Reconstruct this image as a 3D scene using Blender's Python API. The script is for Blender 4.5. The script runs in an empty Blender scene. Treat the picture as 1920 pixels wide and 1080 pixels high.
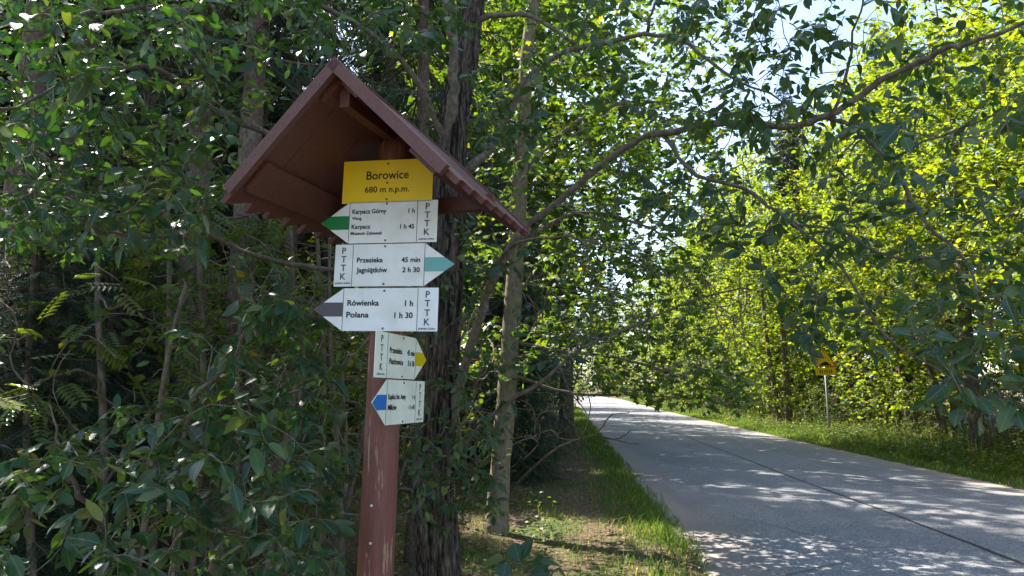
import bpy, math, random
import numpy as np
from mathutils import Vector, Matrix

# ------------------------------------------------------------------ camera, world, sun, exposure
S = bpy.context.scene
COL = S.collection
F = 1346.0                                   # focal length in photo pixels (1920 wide)
PITCH = math.atan(195 / F)
CP, SP = math.cos(PITCH), math.sin(PITCH)
EYE = np.array([0, 0, 1.6])
cd = bpy.data.cameras.new('camera')
cam = bpy.data.objects.new('camera', cd)
COL.objects.link(cam)
cd.sensor_width = 36
cd.lens = 36 * F / 1920
cd.clip_start, cd.clip_end = 0.05, 3000
cam.location = EYE
cam.rotation_euler = (math.pi / 2 + PITCH, 0, 0)
S.camera = cam

SUN_AZ, SUN_EL = math.radians(-47), math.radians(51)
w = bpy.data.worlds.new('World')
S.world = w
w.use_nodes = True
nt = w.node_tree
sky = nt.nodes.new('ShaderNodeTexSky')
sky.sky_type = 'NISHITA'
sky.sun_disc = False
sky.sun_elevation = SUN_EL
sky.sun_rotation = SUN_AZ
sky.air_density = 1.0
sky.dust_density = 1.6
nt.links.new(sky.outputs[0], nt.nodes['Background'].inputs[0])
nt.nodes['Background'].inputs[1].default_value = 0.12
sl = bpy.data.lights.new('sun', 'SUN')
sl.energy = 5.0
sl.angle = math.radians(0.53)
sl.color = (1.0, 0.94, 0.84)
sun = bpy.data.objects.new('sun', sl)
COL.objects.link(sun)
sdir = Vector((math.sin(SUN_AZ) * math.cos(SUN_EL), math.cos(SUN_AZ) * math.cos(SUN_EL), math.sin(SUN_EL)))
sun.rotation_euler = sdir.to_track_quat('Z', 'Y').to_euler()
sun.location = (0, 0, 30)
S.view_settings.view_transform = 'Standard'
S.view_settings.look = 'None'
S.view_settings.gamma = 1
S.view_settings.use_curve_mapping = False
S.view_settings.exposure = 1.95
S.cycles.use_denoising = True
S.cycles.max_bounces = 7
S.cycles.diffuse_bounces = 4
S.cycles.glossy_bounces = 2
S.cycles.transmission_bounces = 5
S.cycles.sample_clamp_indirect = 6

# ------------------------------------------------------------------ pixel helpers
def ray(px, py):
    a = (px - 960) / F
    b = (540 - py) / F
    return np.array([a, CP - b * SP, SP + b * CP])
def P(px, py, Y):
    r = ray(px, py)
    return EYE + r * (Y / r[1])
def proj(p):
    d = np.atleast_2d(p) - EYE
    z = d[:, 1] * CP + d[:, 2] * SP
    y = -d[:, 1] * SP + d[:, 2] * CP
    zz = np.where(z > 0.05, z, 0.05)
    return 960 + F * d[:, 0] / zz, 540 - F * y / zz, z

# ------------------------------------------------------------------ road frame and ground height
RY = math.radians(4.0)
RD = np.array([math.sin(RY), math.cos(RY)])
RL = np.array([math.cos(RY), -math.sin(RY)])
T_LEFT, T_RIGHT, T_SEAM = 1.32, 7.5, 4.15
def bend(s):
    s = np.asarray(s, float)
    return -np.where(s > 85, (s - 85) ** 2 * 0.004, 0)
def rise(s):
    s = np.clip(np.asarray(s, float), 0, 400)
    return 8e-5 * s ** 2 * np.where(s > 150, 150 / np.maximum(s, 1), 1)
def st(x, y):
    s = x * RD[0] + y * RD[1]
    return s, x * RL[0] + y * RL[1] - bend(s)
def xy(s, t):
    t = np.asarray(t, float) + bend(s)
    return np.asarray(s) * RD[0] + t * RL[0], np.asarray(s) * RD[1] + t * RL[1]
def zg(x, y):
    x = np.asarray(x, float); y = np.asarray(y, float)
    s, t = st(x, y)
    dl = np.maximum(T_LEFT - t, t - T_RIGHT)            # >0 outside the road
    off = np.clip(dl / 1.5, 0, 1)
    bump = 0.05 * np.sin(x * 1.7 + 0.6) * np.cos(y * 1.3) + 0.03 * np.sin(x * 3.9 + y * 2.7) + 0.15 * np.sin(x * .31) * np.sin(y * .23 + 1)
    bank = np.clip((t - T_RIGHT - 1.2) / 3, 0, 1) * 0.25
    return rise(s) + off * bump * np.clip(dl / 3, 0.2, 1) + bank - 0.03 * (dl <= 0.05) + 0.012 * off

# ------------------------------------------------------------------ materials
def nodes(name):
    m = bpy.data.materials.new(name)
    m.use_nodes = True
    t = m.node_tree
    b = t.nodes['Principled BSDF']
    return m, t, b
def N(t, kind, **kw):
    n = t.nodes.new(kind)
    for k, v in kw.items():
        setattr(n, k, v)
    return n
def L(t, a, b):
    t.links.new(a, b)
def ramp(t, stops, fac=None):
    r = N(t, 'ShaderNodeValToRGB')
    e = r.color_ramp.elements
    while len(e) < len(stops):
        e.new(0.5)
    for q, (p, c) in zip(e, stops):
        q.position = p
        q.color = (*c, 1)
    if fac is not None:
        L(t, fac, r.inputs[0])
    return r
def noise(t, scale, detail=4, rough=.55, vec=None):
    n = N(t, 'ShaderNodeTexNoise')
    n.inputs['Scale'].default_value = scale
    n.inputs['Detail'].default_value = detail
    n.inputs['Roughness'].default_value = rough
    if vec is not None:
        L(t, vec, n.inputs['Vector'])
    return n
def coords(t, scale=(1, 1, 1), obj=True):
    c = N(t, 'ShaderNodeTexCoord')
    m = N(t, 'ShaderNodeMapping')
    m.inputs['Scale'].default_value = scale
    L(t, c.outputs['Object' if obj else 'Generated'], m.inputs[0])
    return m.outputs[0]
def bump(t, b, h, strength=.4, dist=.01):
    n = N(t, 'ShaderNodeBump')
    n.inputs['Strength'].default_value = strength
    n.inputs['Distance'].default_value = dist
    L(t, h, n.inputs['Height'])
    L(t, n.outputs[0], b.inputs['Normal'])
    return n

def leaf_mat(name, stops, under=None, rough=.42, spec=.5, trans=.38, tint=(1.5, 1.35, .45), vein=False):
    """stops: base colours over a per-leaf random number; translucent light is a yellower version"""
    m, t, b = nodes(name)
    at = N(t, 'ShaderNodeAttribute'); at.attribute_name = 'v'
    oi = N(t, 'ShaderNodeObjectInfo')
    ad = N(t, 'ShaderNodeMath', operation='ADD'); L(t, at.outputs['Fac'], ad.inputs[0])
    ml = N(t, 'ShaderNodeMath', operation='MULTIPLY'); L(t, oi.outputs['Random'], ml.inputs[0]); ml.inputs[1].default_value = .999 if vein else .22
    L(t, ml.outputs[0], ad.inputs[1])
    fr = N(t, 'ShaderNodeMath', operation='FRACT'); L(t, ad.outputs[0], fr.inputs[0])
    r = ramp(t, stops, fr.outputs[0])
    col = r.outputs[0]
    if under:
        g = N(t, 'ShaderNodeNewGeometry')
        mx = N(t, 'ShaderNodeMix', data_type='RGBA')
        L(t, g.outputs['Backfacing'], mx.inputs[0]); L(t, col, mx.inputs[6]); mx.inputs[7].default_value = (*under, 1)
        col = mx.outputs[2]
    if vein:                                                     # pale midrib and faint side veins on the single leaves
        tc = N(t, 'ShaderNodeTexCoord'); sx = N(t, 'ShaderNodeSeparateXYZ'); L(t, tc.outputs['Object'], sx.inputs[0])
        ab = N(t, 'ShaderNodeMath', operation='ABSOLUTE'); L(t, sx.outputs[0], ab.inputs[0])
        rb = ramp(t, [(.008, (1, 1, 1)), (.02, (0, 0, 0))], ab.outputs[0])
        sy = N(t, 'ShaderNodeMath', operation='MULTIPLY_ADD'); L(t, ab.outputs[0], sy.inputs[0]); sy.inputs[1].default_value = -.8; L(t, sx.outputs[1], sy.inputs[2])
        sn = N(t, 'ShaderNodeMath', operation='MULTIPLY'); L(t, sy.outputs[0], sn.inputs[0]); sn.inputs[1].default_value = 58
        si = N(t, 'ShaderNodeMath', operation='SINE'); L(t, sn.outputs[0], si.inputs[0])
        rs_ = ramp(t, [(.9, (0, 0, 0)), (1, (.3, .3, .3))], si.outputs[0])
        mxx = N(t, 'ShaderNodeMath', operation='MAXIMUM'); L(t, rb.outputs[0], mxx.inputs[0]); L(t, rs_.outputs[0], mxx.inputs[1])
        vm = N(t, 'ShaderNodeMix', data_type='RGBA'); L(t, mxx.outputs[0], vm.inputs[0]); L(t, col, vm.inputs[6]); vm.inputs[7].default_value = (.12, .17, .08, 1)
        col = vm.outputs[2]
    L(t, col, b.inputs['Base Color'])
    b.inputs['Roughness'].default_value = rough
    b.inputs['Specular IOR Level'].default_value = spec
    tr = N(t, 'ShaderNodeBsdfTranslucent')
    tm = N(t, 'ShaderNodeMix', data_type='RGBA', blend_type='MULTIPLY'); tm.inputs[0].default_value = 1
    L(t, r.outputs[0], tm.inputs[6]); tm.inputs[7].default_value = (*tint, 1)
    sc = N(t, 'ShaderNodeMix', data_type='RGBA', blend_type='MULTIPLY'); sc.inputs[0].default_value = 1
    L(t, tm.outputs[2], sc.inputs[6]); sc.inputs[7].default_value = (1.7, 1.7, 1.7, 1)
    L(t, sc.outputs[2], tr.inputs['Color'])
    ms = N(t, 'ShaderNodeMixShader'); ms.inputs[0].default_value = trans
    L(t, b.outputs[0], ms.inputs[1]); L(t, tr.outputs[0], ms.inputs[2])
    L(t, ms.outputs[0], t.nodes['Material Output'].inputs[0])
    return m

def bark_mat(name, c0, c1, c2, vs=(14, 14, 2.2), bs=.8, bd=.02, lichen=None):
    m, t, b = nodes(name)
    v = coords(t, vs)
    n1 = noise(t, 2.2, 6, .65, v)
    r = ramp(t, [(.3, c0), (.5, c1), (.72, c2)], n1.outputs[0])
    col = r.outputs[0]
    if lichen:
        n2 = noise(t, 9, 5, .6, coords(t))
        rr = ramp(t, [(.58, (0, 0, 0)), (.66, (1, 1, 1))], n2.outputs[0])
        mx = N(t, 'ShaderNodeMix', data_type='RGBA'); L(t, rr.outputs[0], mx.inputs[0]); L(t, col, mx.inputs[6]); mx.inputs[7].default_value = (*lichen, 1)
        col = mx.outputs[2]
    L(t, col, b.inputs['Base Color'])
    b.inputs['Roughness'].default_value = .9
    b.inputs['Specular IOR Level'].default_value = .2
    bump(t, b, n1.outputs[0], bs, bd)
    return m

M = {}
M['willow'] = leaf_mat('willow_leaf', [(0, (.015, .044, .02)), (.5, (.024, .062, .026)), (.86, (.045, .09, .028)), (.95, (.085, .13, .04)), (1, (.15, .16, .045))], under=(.06, .078, .042), rough=.36, spec=.45, trans=.3, tint=(1.35, 1.6, .3), vein=True)
M['willow_mass'] = leaf_mat('willow_foliage', [(0, (.015, .044, .02)), (.5, (.024, .062, .026)), (.86, (.045, .09, .028)), (.95, (.085, .13, .04)), (1, (.12, .14, .045))], under=(.06, .078, .042), rough=.4, spec=.36, trans=.3, tint=(1.35, 1.6, .3))
M['maple'] = leaf_mat('maple_foliage', [(0, (.042, .085, .015)), (.35, (.075, .135, .021)), (.7, (.11, .18, .027)), (.93, (.145, .205, .03)), (1, (.22, .21, .035))], rough=.5, spec=.35, trans=.48, tint=(1.9, 1.5, .28))
M['syc'] = leaf_mat('sycamore_foliage', [(0, (.028, .058, .014)), (.5, (.045, .085, .018)), (.9, (.075, .12, .02)), (1, (.17, .17, .03))], rough=.45, spec=.4, trans=.42, tint=(1.7, 1.6, .35))
M['shrub'] = leaf_mat('shrub_foliage', [(0, (.032, .06, .018)), (.55, (.052, .085, .02)), (.92, (.085, .12, .025)), (1, (.2, .17, .04))], rough=.45, spec=.4, trans=.4, tint=(1.7, 1.55, .35))
M['needle'] = leaf_mat('spruce_needles', [(0, (.018, .036, .02)), (.6, (.032, .056, .026)), (1, (.07, .085, .04))], rough=.6, spec=.3, trans=.06)
M['needle_old'] = leaf_mat('dry_needles', [(0, (.03, .035, .02)), (.6, (.05, .05, .03)), (1, (.08, .065, .04))], rough=.7, spec=.2, trans=.05)
M['grass'] = leaf_mat('grass_blades', [(0, (.045, .10, .018)), (.55, (.065, .135, .022)), (.88, (.10, .15, .03)), (.93, (.25, .21, .10)), (1, (.34, .28, .14))], rough=.55, spec=.3, trans=.4, tint=(1.5, 1.4, .35))
M['fgrass'] = leaf_mat('forest_grass', [(0, (.05, .09, .02)), (.5, (.08, .12, .028)), (.7, (.16, .15, .05)), (1, (.34, .27, .14))], rough=.6, spec=.25, trans=.35, tint=(1.4, 1.3, .4))
M['dry'] = leaf_mat('dry_grass', [(0, (.3, .24, .12)), (1, (.42, .35, .2))], rough=.7, spec=.2, trans=.3, tint=(1.1, 1, .7))
M['litter'] = leaf_mat('litter_leaves', [(0, (.09, .05, .03)), (.5, (.17, .10, .055)), (1, (.3, .2, .12))], rough=.8, spec=.2, trans=.1, tint=(1.1, 1, .7))
def furrowed(name):
    m, t, b = nodes(name)
    v = coords(t, (1, 1, .2))
    wv = noise(t, 7, 3, .5, v)
    ad = N(t, 'ShaderNodeMix', data_type='RGBA'); ad.inputs[0].default_value = .13
    L(t, v, ad.inputs[6]); L(t, wv.outputs['Color'], ad.inputs[7])
    vo = N(t, 'ShaderNodeTexVoronoi', feature='DISTANCE_TO_EDGE'); vo.inputs['Scale'].default_value = 46; L(t, ad.outputs[2], vo.inputs['Vector'])
    fi = noise(t, 60, 6, .7, coords(t, (1, 1, .4)))
    st2 = noise(t, 30, 6, .7, coords(t, (1, 1, .12)))
    hh = N(t, 'ShaderNodeMath', operation='MULTIPLY_ADD'); L(t, st2.outputs[0], hh.inputs[0]); hh.inputs[1].default_value = 1.1; hh.inputs[2].default_value = -.52
    sm = N(t, 'ShaderNodeMath', operation='MULTIPLY_ADD'); L(t, vo.outputs[0], sm.inputs[0]); sm.inputs[1].default_value = .7; L(t, hh.outputs[0], sm.inputs[2])
    r = ramp(t, [(0, (.02, .016, .012)), (.07, (.065, .05, .038)), (.25, (.15, .12, .092)), (.6, (.23, .195, .16))], sm.outputs[0])
    rf = ramp(t, [(.3, (.5, .5, .5)), (.7, (1.25, 1.2, 1.15))], fi.outputs[0])
    mx = N(t, 'ShaderNodeMix', data_type='RGBA', blend_type='MULTIPLY'); mx.inputs[0].default_value = 1
    L(t, r.outputs[0], mx.inputs[6]); L(t, rf.outputs[0], mx.inputs[7])
    L(t, mx.outputs[2], b.inputs['Base Color'])
    b.inputs['Roughness'].default_value = .95; b.inputs['Specular IOR Level'].default_value = .15
    bump(t, b, sm.outputs[0], 1, .03)
    return m
M['willow_bark'] = furrowed('willow_bark')
M['branch_bark'] = bark_mat('willow_branch_bark', (.065, .05, .037), (.12, .094, .068), (.2, .165, .125), (18, 18, 14), .5, .006, lichen=(.16, .165, .13))
M['pale_bark'] = bark_mat('sycamore_bark', (.10, .08, .052), (.17, .138, .09), (.25, .21, .145), (9, 9, 6), .35, .006, lichen=(.15, .155, .08))
M['spruce_bark'] = bark_mat('spruce_bark', (.06, .042, .033), (.12, .085, .065), (.2, .15, .12), (16, 16, 9), .8, .015, lichen=(.15, .15, .12))
M['maple_bark'] = bark_mat('maple_bark', (.07, .055, .04), (.13, .10, .07), (.22, .18, .13), (14, 14, 5), .6, .01)

# painted wood
def paint_mat(name, base, dark, wear, along, wearlim=.66, bs=.5):
    m, t, b = nodes(name)
    v = coords(t, along)
    g = noise(t, 3.0, 6, .7, v)
    r = ramp(t, [(.3, dark), (.62, base)], g.outputs[0])
    n2 = noise(t, 1.4, 5, .7, v)
    rr = ramp(t, [(wearlim, (0, 0, 0)), (wearlim + .03, (1, 1, 1))], n2.outputs[0])
    mx = N(t, 'ShaderNodeMix', data_type='RGBA'); L(t, rr.outputs[0], mx.inputs[0]); L(t, r.outputs[0], mx.inputs[6]); mx.inputs[7].default_value = (*wear, 1)
    L(t, mx.outputs[2], b.inputs['Base Color'])
    b.inputs['Roughness'].default_value = .55
    b.inputs['Specular IOR Level'].default_value = .35
    bump(t, b, g.outputs[0], bs, .003)
    return m
M['post'] = paint_mat('red_brown_paint_post', (.185, .068, .049), (.125, .043, .031), (.33, .20, .13), (26, 26, 2.2), .575)
M['roofw'] = paint_mat('red_brown_paint_roof', (.125, .044, .029), (.085, .029, .02), (.21, .13, .09), (30, 30, 30), .70, .3)
M['roofside'] = paint_mat('red_brown_paint_weathered', (.135, .060, .047), (.09, .038, .029), (.24, .18, .15), (30, 30, 30), .68, .2)
M['rawpost'] = paint_mat('orange_brown_wood', (.33, .12, .04), (.24, .08, .028), (.4, .2, .1), (26, 26, 2.2), .8)

def enamel(name, base, dirt):
    m, t, b = nodes(name)
    n = noise(t, 9, 5, .6, coords(t))
    r = ramp(t, [(.42, base), (.7, dirt)], n.outputs[0])
    L(t, r.outputs[0], b.inputs['Base Color'])
    b.inputs['Roughness'].default_value = .5
    b.inputs['Specular IOR Level'].default_value = .25
    return m
M['white'] = enamel('white_sign_plate', (.78, .79, .77), (.66, .66, .60))
M['cream'] = enamel('cream_sign_plate', (.78, .78, .65), (.66, .66, .52))
M['yellow'] = enamel('yellow_sign_plate', (.86, .57, .008), (.80, .54, .02))
def flat(name, c, rough=.5, metal=0):
    m, t, b = nodes(name)
    n = noise(t, 40, 3)
    r = ramp(t, [(.3, tuple(k * .85 for k in c)), (.7, c)], n.outputs[0])
    L(t, r.outputs[0], b.inputs['Base Color'])
    b.inputs['Roughness'].default_value = rough
    b.inputs['Specular IOR Level'].default_value = .2
    b.inputs['Metallic'].default_value = metal
    return m
M['ink'] = flat('black_ink', (.012, .012, .015))
M['ink2'] = flat('grey_blue_ink', (.06, .065, .10))
M['brownink'] = flat('dark_brown_ink', (.02, .016, .006))
M['green'] = flat('green_stripe', (.01, .19, .04), .35)
M['teal'] = flat('faded_teal_stripe', (.16, .40, .38), .35)
M['grey'] = flat('faded_black_stripe', (.10, .09, .095), .35)
M['ystripe'] = flat('yellow_stripe', (.62, .50, .01), .35)
M['blue'] = flat('blue_stripe', (.03, .17, .48), .35)
M['steel'] = flat('dull_steel', (.16, .16, .16), .45, .6)
M['galv'] = flat('galvanised_pole', (.34, .36, .38), .5, .4)
M['signyellow'] = flat('warning_yellow', (.80, .52, .015), .4)
M['signred'] = flat('warning_red', (.5, .06, .02), .4)
M['whitespot'] = flat('white_tack', (.6, .65, .72), .5)

# ground materials
def ground_mat():
    m, t, b = nodes('forest_floor')
    v = coords(t)
    n1 = noise(t, .9, 6, .6, v)
    n2 = noise(t, 28, 5, .7, v)
    n3 = noise(t, 7, 4, .6, v)
    lit = ramp(t, [(.25, (.055, .036, .025)), (.5, (.12, .082, .056)), (.75, (.24, .17, .12))], n2.outputs[0])
    grn = ramp(t, [(.3, (.035, .06, .016)), (.7, (.08, .11, .03))], n3.outputs[0])
    f = ramp(t, [(.46, (0, 0, 0)), (.6, (1, 1, 1))], n1.outputs[0])
    mx = N(t, 'ShaderNodeMix', data_type='RGBA'); L(t, f.outputs[0], mx.inputs[0]); L(t, lit.outputs[0], mx.inputs[6]); L(t, grn.outputs[0], mx.inputs[7])
    L(t, mx.outputs[2], b.inputs['Base Color'])
    b.inputs['Roughness'].default_value = .95
    b.inputs['Specular IOR Level'].default_value = .15
    bump(t, b, n2.outputs[0], .9, .03)
    return m
M['ground'] = ground_mat()
def road_mat():
    m, t, b = nodes('worn_asphalt')
    v = coords(t)
    vo = N(t, 'ShaderNodeTexVoronoi'); vo.inputs['Scale'].default_value = 85; L(t, v, vo.inputs['Vector'])
    sp = N(t, 'ShaderNodeSeparateColor'); L(t, vo.outputs['Color'], sp.inputs[0])
    ag = ramp(t, [(0, (.092, .092, .1)), (.55, (.165, .164, .175)), (1, (.31, .31, .315))], sp.outputs[0])
    n1 = noise(t, .45, 5, .6, v)
    big = ramp(t, [(.3, (.82, .82, .84)), (.7, (1.12, 1.12, 1.1))], n1.outputs[0])
    mx = N(t, 'ShaderNodeMix', data_type='RGBA', blend_type='MULTIPLY'); mx.inputs[0].default_value = 1
    L(t, ag.outputs[0], mx.inputs[6]); L(t, big.outputs[0], mx.inputs[7])
    # dusty sandy margin: vertex attribute 'edge' is 1 along both edges
    at = N(t, 'ShaderNodeAttribute'); at.attribute_name = 'edge'
    n2 = noise(t, 2.2, 6, .65, v)
    mu = N(t, 'ShaderNodeMath', operation='MULTIPLY'); L(t, at.outputs['Fac'], mu.inputs[0]); L(t, n2.outputs[0], mu.inputs[1])
    rr = ramp(t, [(.12, (0, 0, 0)), (.42, (.9, .9, .9))], mu.outputs[0])
    m2 = N(t, 'ShaderNodeMix', data_type='RGBA'); L(t, rr.outputs[0], m2.inputs[0]); L(t, mx.outputs[2], m2.inputs[6]); m2.inputs[7].default_value = (.24, .20, .175, 1)
    # fine meandering cracks and darker, stained lengthwise patches
    dv = noise(t, 1.3, 4, .6, v)
    dm = N(t, 'ShaderNodeMix', data_type='RGBA'); dm.inputs[0].default_value = .12; L(t, v, dm.inputs[6]); L(t, dv.outputs['Color'], dm.inputs[7])
    cv = N(t, 'ShaderNodeTexVoronoi', feature='DISTANCE_TO_EDGE'); cv.inputs['Scale'].default_value = .42; L(t, dm.outputs[2], cv.inputs['Vector'])
    cr = ramp(t, [(.0015, (.45, .45, .45)), (.006, (1, 1, 1))], cv.outputs[0])
    cm = noise(t, .5, 3, .5, v); cmr = ramp(t, [(.5, (0, 0, 0)), (.58, (1, 1, 1))], cm.outputs[0])
    c1 = N(t, 'ShaderNodeMix', data_type='RGBA'); L(t, cmr.outputs[0], c1.inputs[0]); c1.inputs[6].default_value = (1, 1, 1, 1); L(t, cr.outputs[0], c1.inputs[7])
    tr_ = noise(t, 1.1, 5, .6, coords(t, (1, .12, 1))); trr = ramp(t, [(.35, (.84, .84, .85)), (.6, (1.05, 1.05, 1.04))], tr_.outputs[0])
    m3 = N(t, 'ShaderNodeMix', data_type='RGBA', blend_type='MULTIPLY'); m3.inputs[0].default_value = 1; L(t, m2.outputs[2], m3.inputs[6]); L(t, c1.outputs[2], m3.inputs[7])
    m4 = N(t, 'ShaderNodeMix', data_type='RGBA', blend_type='MULTIPLY'); m4.inputs[0].default_value = 1; L(t, m3.outputs[2], m4.inputs[6]); L(t, trr.outputs[0], m4.inputs[7])
    L(t, m4.outputs[2], b.inputs['Base Color'])
    b.inputs['Roughness'].default_value = .8
    b.inputs['Specular IOR Level'].default_value = .3
    bump(t, b, vo.outputs['Distance'], .35, .006)
    return m
M['road'] = road_mat()
M['seam'] = flat('tar_joint', (.028, .029, .032), .7)

# ------------------------------------------------------------------ mesh helpers
def mesh(name, V, faces, mat, attr=None, smooth=False, attr_name='v'):
    """faces: list of int arrays (n,k)"""
    V = np.asarray(V, np.float32)
    me = bpy.data.meshes.new(name)
    me.vertices.add(len(V))
    me.vertices.foreach_set('co', V.ravel())
    idx = np.concatenate([np.asarray(f, np.int32).ravel() for f in faces])
    tot = np.concatenate([np.full(len(f), np.asarray(f).shape[1], np.int32) for f in faces])
    me.loops.add(len(idx)); me.loops.foreach_set('vertex_index', idx)
    me.polygons.add(len(tot))
    st_ = np.concatenate([[0], np.cumsum(tot)[:-1]]).astype(np.int32)
    me.polygons.foreach_set('loop_start', st_)
    me.polygons.foreach_set('loop_total', tot)
    me.polygons.foreach_set('use_smooth', np.full(len(tot), bool(smooth)))
    if attr is not None:
        a = me.attributes.new(attr_name, 'FLOAT', 'POINT')
        a.data.foreach_set('value', np.asarray(attr, np.float32))
    me.update(calc_edges=True)
    me.validate()
    if mat is not None:
        me.materials.append(mat)
    return me
def add(name, me, parent=None, loc=None, stuff=False):
    o = bpy.data.objects.new(name, me)
    COL.objects.link(o)
    o.parent = parent
    if loc is not None:
        o.location = loc
    if stuff:
        o['kind'] = 'stuff'
    return o
def thing(name, label, cat, loc, group=None, rz=0, scale=1):
    o = bpy.data.objects.new(name, None)
    COL.objects.link(o)
    o.location = loc; o.rotation_euler = (0, 0, rz); o.scale = (scale,) * 3
    o.empty_display_size = .2
    o['label'] = label; o['category'] = cat
    if group:
        o['group'] = group
    return o
def copy_tree(root, loc, rz=0, scale=1, label=None):
    r = root.copy(); COL.objects.link(r)
    r.location = loc; r.rotation_euler = (0, 0, rz); r.scale = (scale,) * 3
    if label:
        r['label'] = label
    for ch in root.children:
        c = ch.copy(); COL.objects.link(c); c.parent = r
    return r

class Geo:
    def __init__(s):
        s.V = []; s.Q = []; s.T = []; s.A = []; s.n = 0
    def put(s, V, Q=None, T=None, a=0.0):
        V = np.asarray(V, float).reshape(-1, 3)
        if Q is not None and len(Q): s.Q.append(np.asarray(Q, np.int64) + s.n)
        if T is not None and len(T): s.T.append(np.asarray(T, np.int64) + s.n)
        s.V.append(V); s.A.append(np.broadcast_to(np.asarray(a, float), (len(V),)))
        s.n += len(V)
    def tube(s, pts, rad, n=6, rough=0, rng=None, cap=True):
        pts = np.asarray(pts, float); rad = np.asarray(rad, float); k = len(pts)
        T = np.gradient(pts, axis=0); T /= np.linalg.norm(T, axis=1)[:, None] + 1e-9
        ref = np.array([0, 0, 1.]) if abs(T[:, 2]).mean() < .8 else np.array([1., 0, 0])
        U = np.cross(T, ref); U /= np.linalg.norm(U, axis=1)[:, None] + 1e-9
        W = np.cross(T, U)
        a = np.linspace(0, 2 * math.pi, n, endpoint=False)
        rr = rad[:, None] * np.ones((1, n))
        if rough:
            rr = rr * (1 + rough * rng.standard_normal((k, n)))
        ring = pts[:, None, :] + rr[..., None] * (np.cos(a)[None, :, None] * U[:, None, :] + np.sin(a)[None, :, None] * W[:, None, :])
        V = ring.reshape(-1, 3)
        i = np.arange(k - 1)[:, None] * n; j = np.arange(n)[None, :]; j2 = (j + 1) % n
        Q = np.stack([i + j, i + j2, i + n + j2, i + n + j], -1).reshape(-1, 4)
        T3 = None
        if cap:
            V = np.vstack([V, pts[-1:], pts[:1]])
            c = k * n; o = (k - 1) * n
            T3 = [[o + q, o + (q + 1) % n, c] for q in range(n)] + [[(q + 1) % n, q, c + 1] for q in range(n)]
        s.put(V, Q, T3)
    def box(s, o, u, v, w_):
        """o corner, u v w edge vectors"""
        o, u, v, w_ = (np.asarray(q, float) for q in (o, u, v, w_))
        V = [o, o + u, o + u + v, o + v, o + w_, o + u + w_, o + u + v + w_, o + v + w_]
        s.put(V, [[3, 2, 1, 0], [4, 5, 6, 7], [0, 1, 5, 4], [1, 2, 6, 5], [2, 3, 7, 6], [3, 0, 4, 7]])
    def prism(s, poly, o, u, v, d):
        """poly 2D in (u,v) extruded by vector d"""
        o, u, v, d = (np.asarray(q, float) for q in (o, u, v, d))
        B = np.array([o + u * a + v * b for a, b in poly])
        k = len(poly)
        V = np.vstack([B, B + d])
        tri = [[0, i, i + 1] for i in range(1, k - 1)]
        T3 = [[a + k, b + k, c + k] for a, b, c in tri] + [[c, b, a] for a, b, c in tri]
        Q = [[i, (i + 1) % k, (i + 1) % k + k, i + k] for i in range(k)]
        s.put(V, Q, T3)
    def leaves(s, tmpl, pos, d, nrm, size, val):
        TV, TF = tmpl
        pos = np.asarray(pos, float); d = np.asarray(d, float); nrm = np.asarray(nrm, float)
        d = d / (np.linalg.norm(d, axis=1)[:, None] + 1e-9)
        nrm = nrm - (nrm * d).sum(1)[:, None] * d
        nrm = nrm / (np.linalg.norm(nrm, axis=1)[:, None] + 1e-9)
        b = np.cross(d, nrm)
        size = np.asarray(size, float)
        V = pos[:, None, :] + size[:, None, None] * (TV[None, :, 0, None] * b[:, None, :] + TV[None, :, 1, None] * d[:, None, :] + TV[None, :, 2, None] * nrm[:, None, :])
        k = len(TV); n = len(pos)
        Fs = (np.arange(n)[:, None, None] * k + TF[None]).reshape(-1, TF.shape[1])
        A = np.repeat(np.asarray(val, float), k)
        if TF.shape[1] == 4: s.put(V.reshape(-1, 3), Fs, None, A)
        else: s.put(V.reshape(-1, 3), None, Fs, A)
    def build(s, name, mat, smooth=False, origin=None):
        V = np.vstack(s.V)
        if origin is not None:
            V = V - np.asarray(origin)
        fs = []
        if s.Q: fs.append(np.vstack(s.Q))
        if s.T: fs.append(np.vstack(s.T))
        return mesh(name, V, fs, mat, np.concatenate(s.A), smooth)

# ------------------------------------------------------------------ leaf templates (y = along leaf, x = across, z = normal)
def blade_leaf(wid, curl, fold, ys=(0, .14, .32, .52, .72, .88, 1.0), seed=0, wave=0.0, pet=.14):
    rng = np.random.default_rng(seed)
    V = []; Fc = []
    for i, y in enumerate(ys):
        ww = wid * math.sin(math.pi * min(1, max(0, (y * .96 + .02)) ** .92)) ** .8 if 0 < i < len(ys) - 1 else .006
        z = -curl * y * y
        for sx in (-1, 0, 1):
            wv = wave * rng.uniform(-1, 1) if sx else 0
            V.append((sx * ww * (1 + (rng.uniform(-.08, .08) if wave else 0)), pet + y * (1 - pet), z + abs(sx) * ww * fold + wv))
    for i in range(len(ys) - 1):
        a = i * 3
        Fc += [[a, a + 1, a + 4, a + 3], [a + 1, a + 2, a + 5, a + 4]]
    # petiole
    k = len(V)
    V += [(-.008, 0, 0.0), (.008, 0, 0.0), (.008, pet, 0), (-.008, pet, 0)]
    Fc.append([k, k + 1, k + 2, k + 3])
    return np.array(V, float), np.array(Fc)
WILLOW_T = [blade_leaf(.20, .10, .22, seed=1, wave=.012), blade_leaf(.225, .22, .28, seed=2, wave=.018), blade_leaf(.18, -.05, .16, seed=3, wave=.02), blade_leaf(.24, .34, .12, seed=4, wave=.015), blade_leaf(.17, .5, .55, seed=5, wave=.03), blade_leaf(.22, -.2, .4, seed=6, wave=.035)]
WILLOW_LO = [blade_leaf(.20, .14, .22, ys=(0, .25, .6, 1.0)), blade_leaf(.225, .28, .15, ys=(0, .3, .65, 1.0))]
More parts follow.
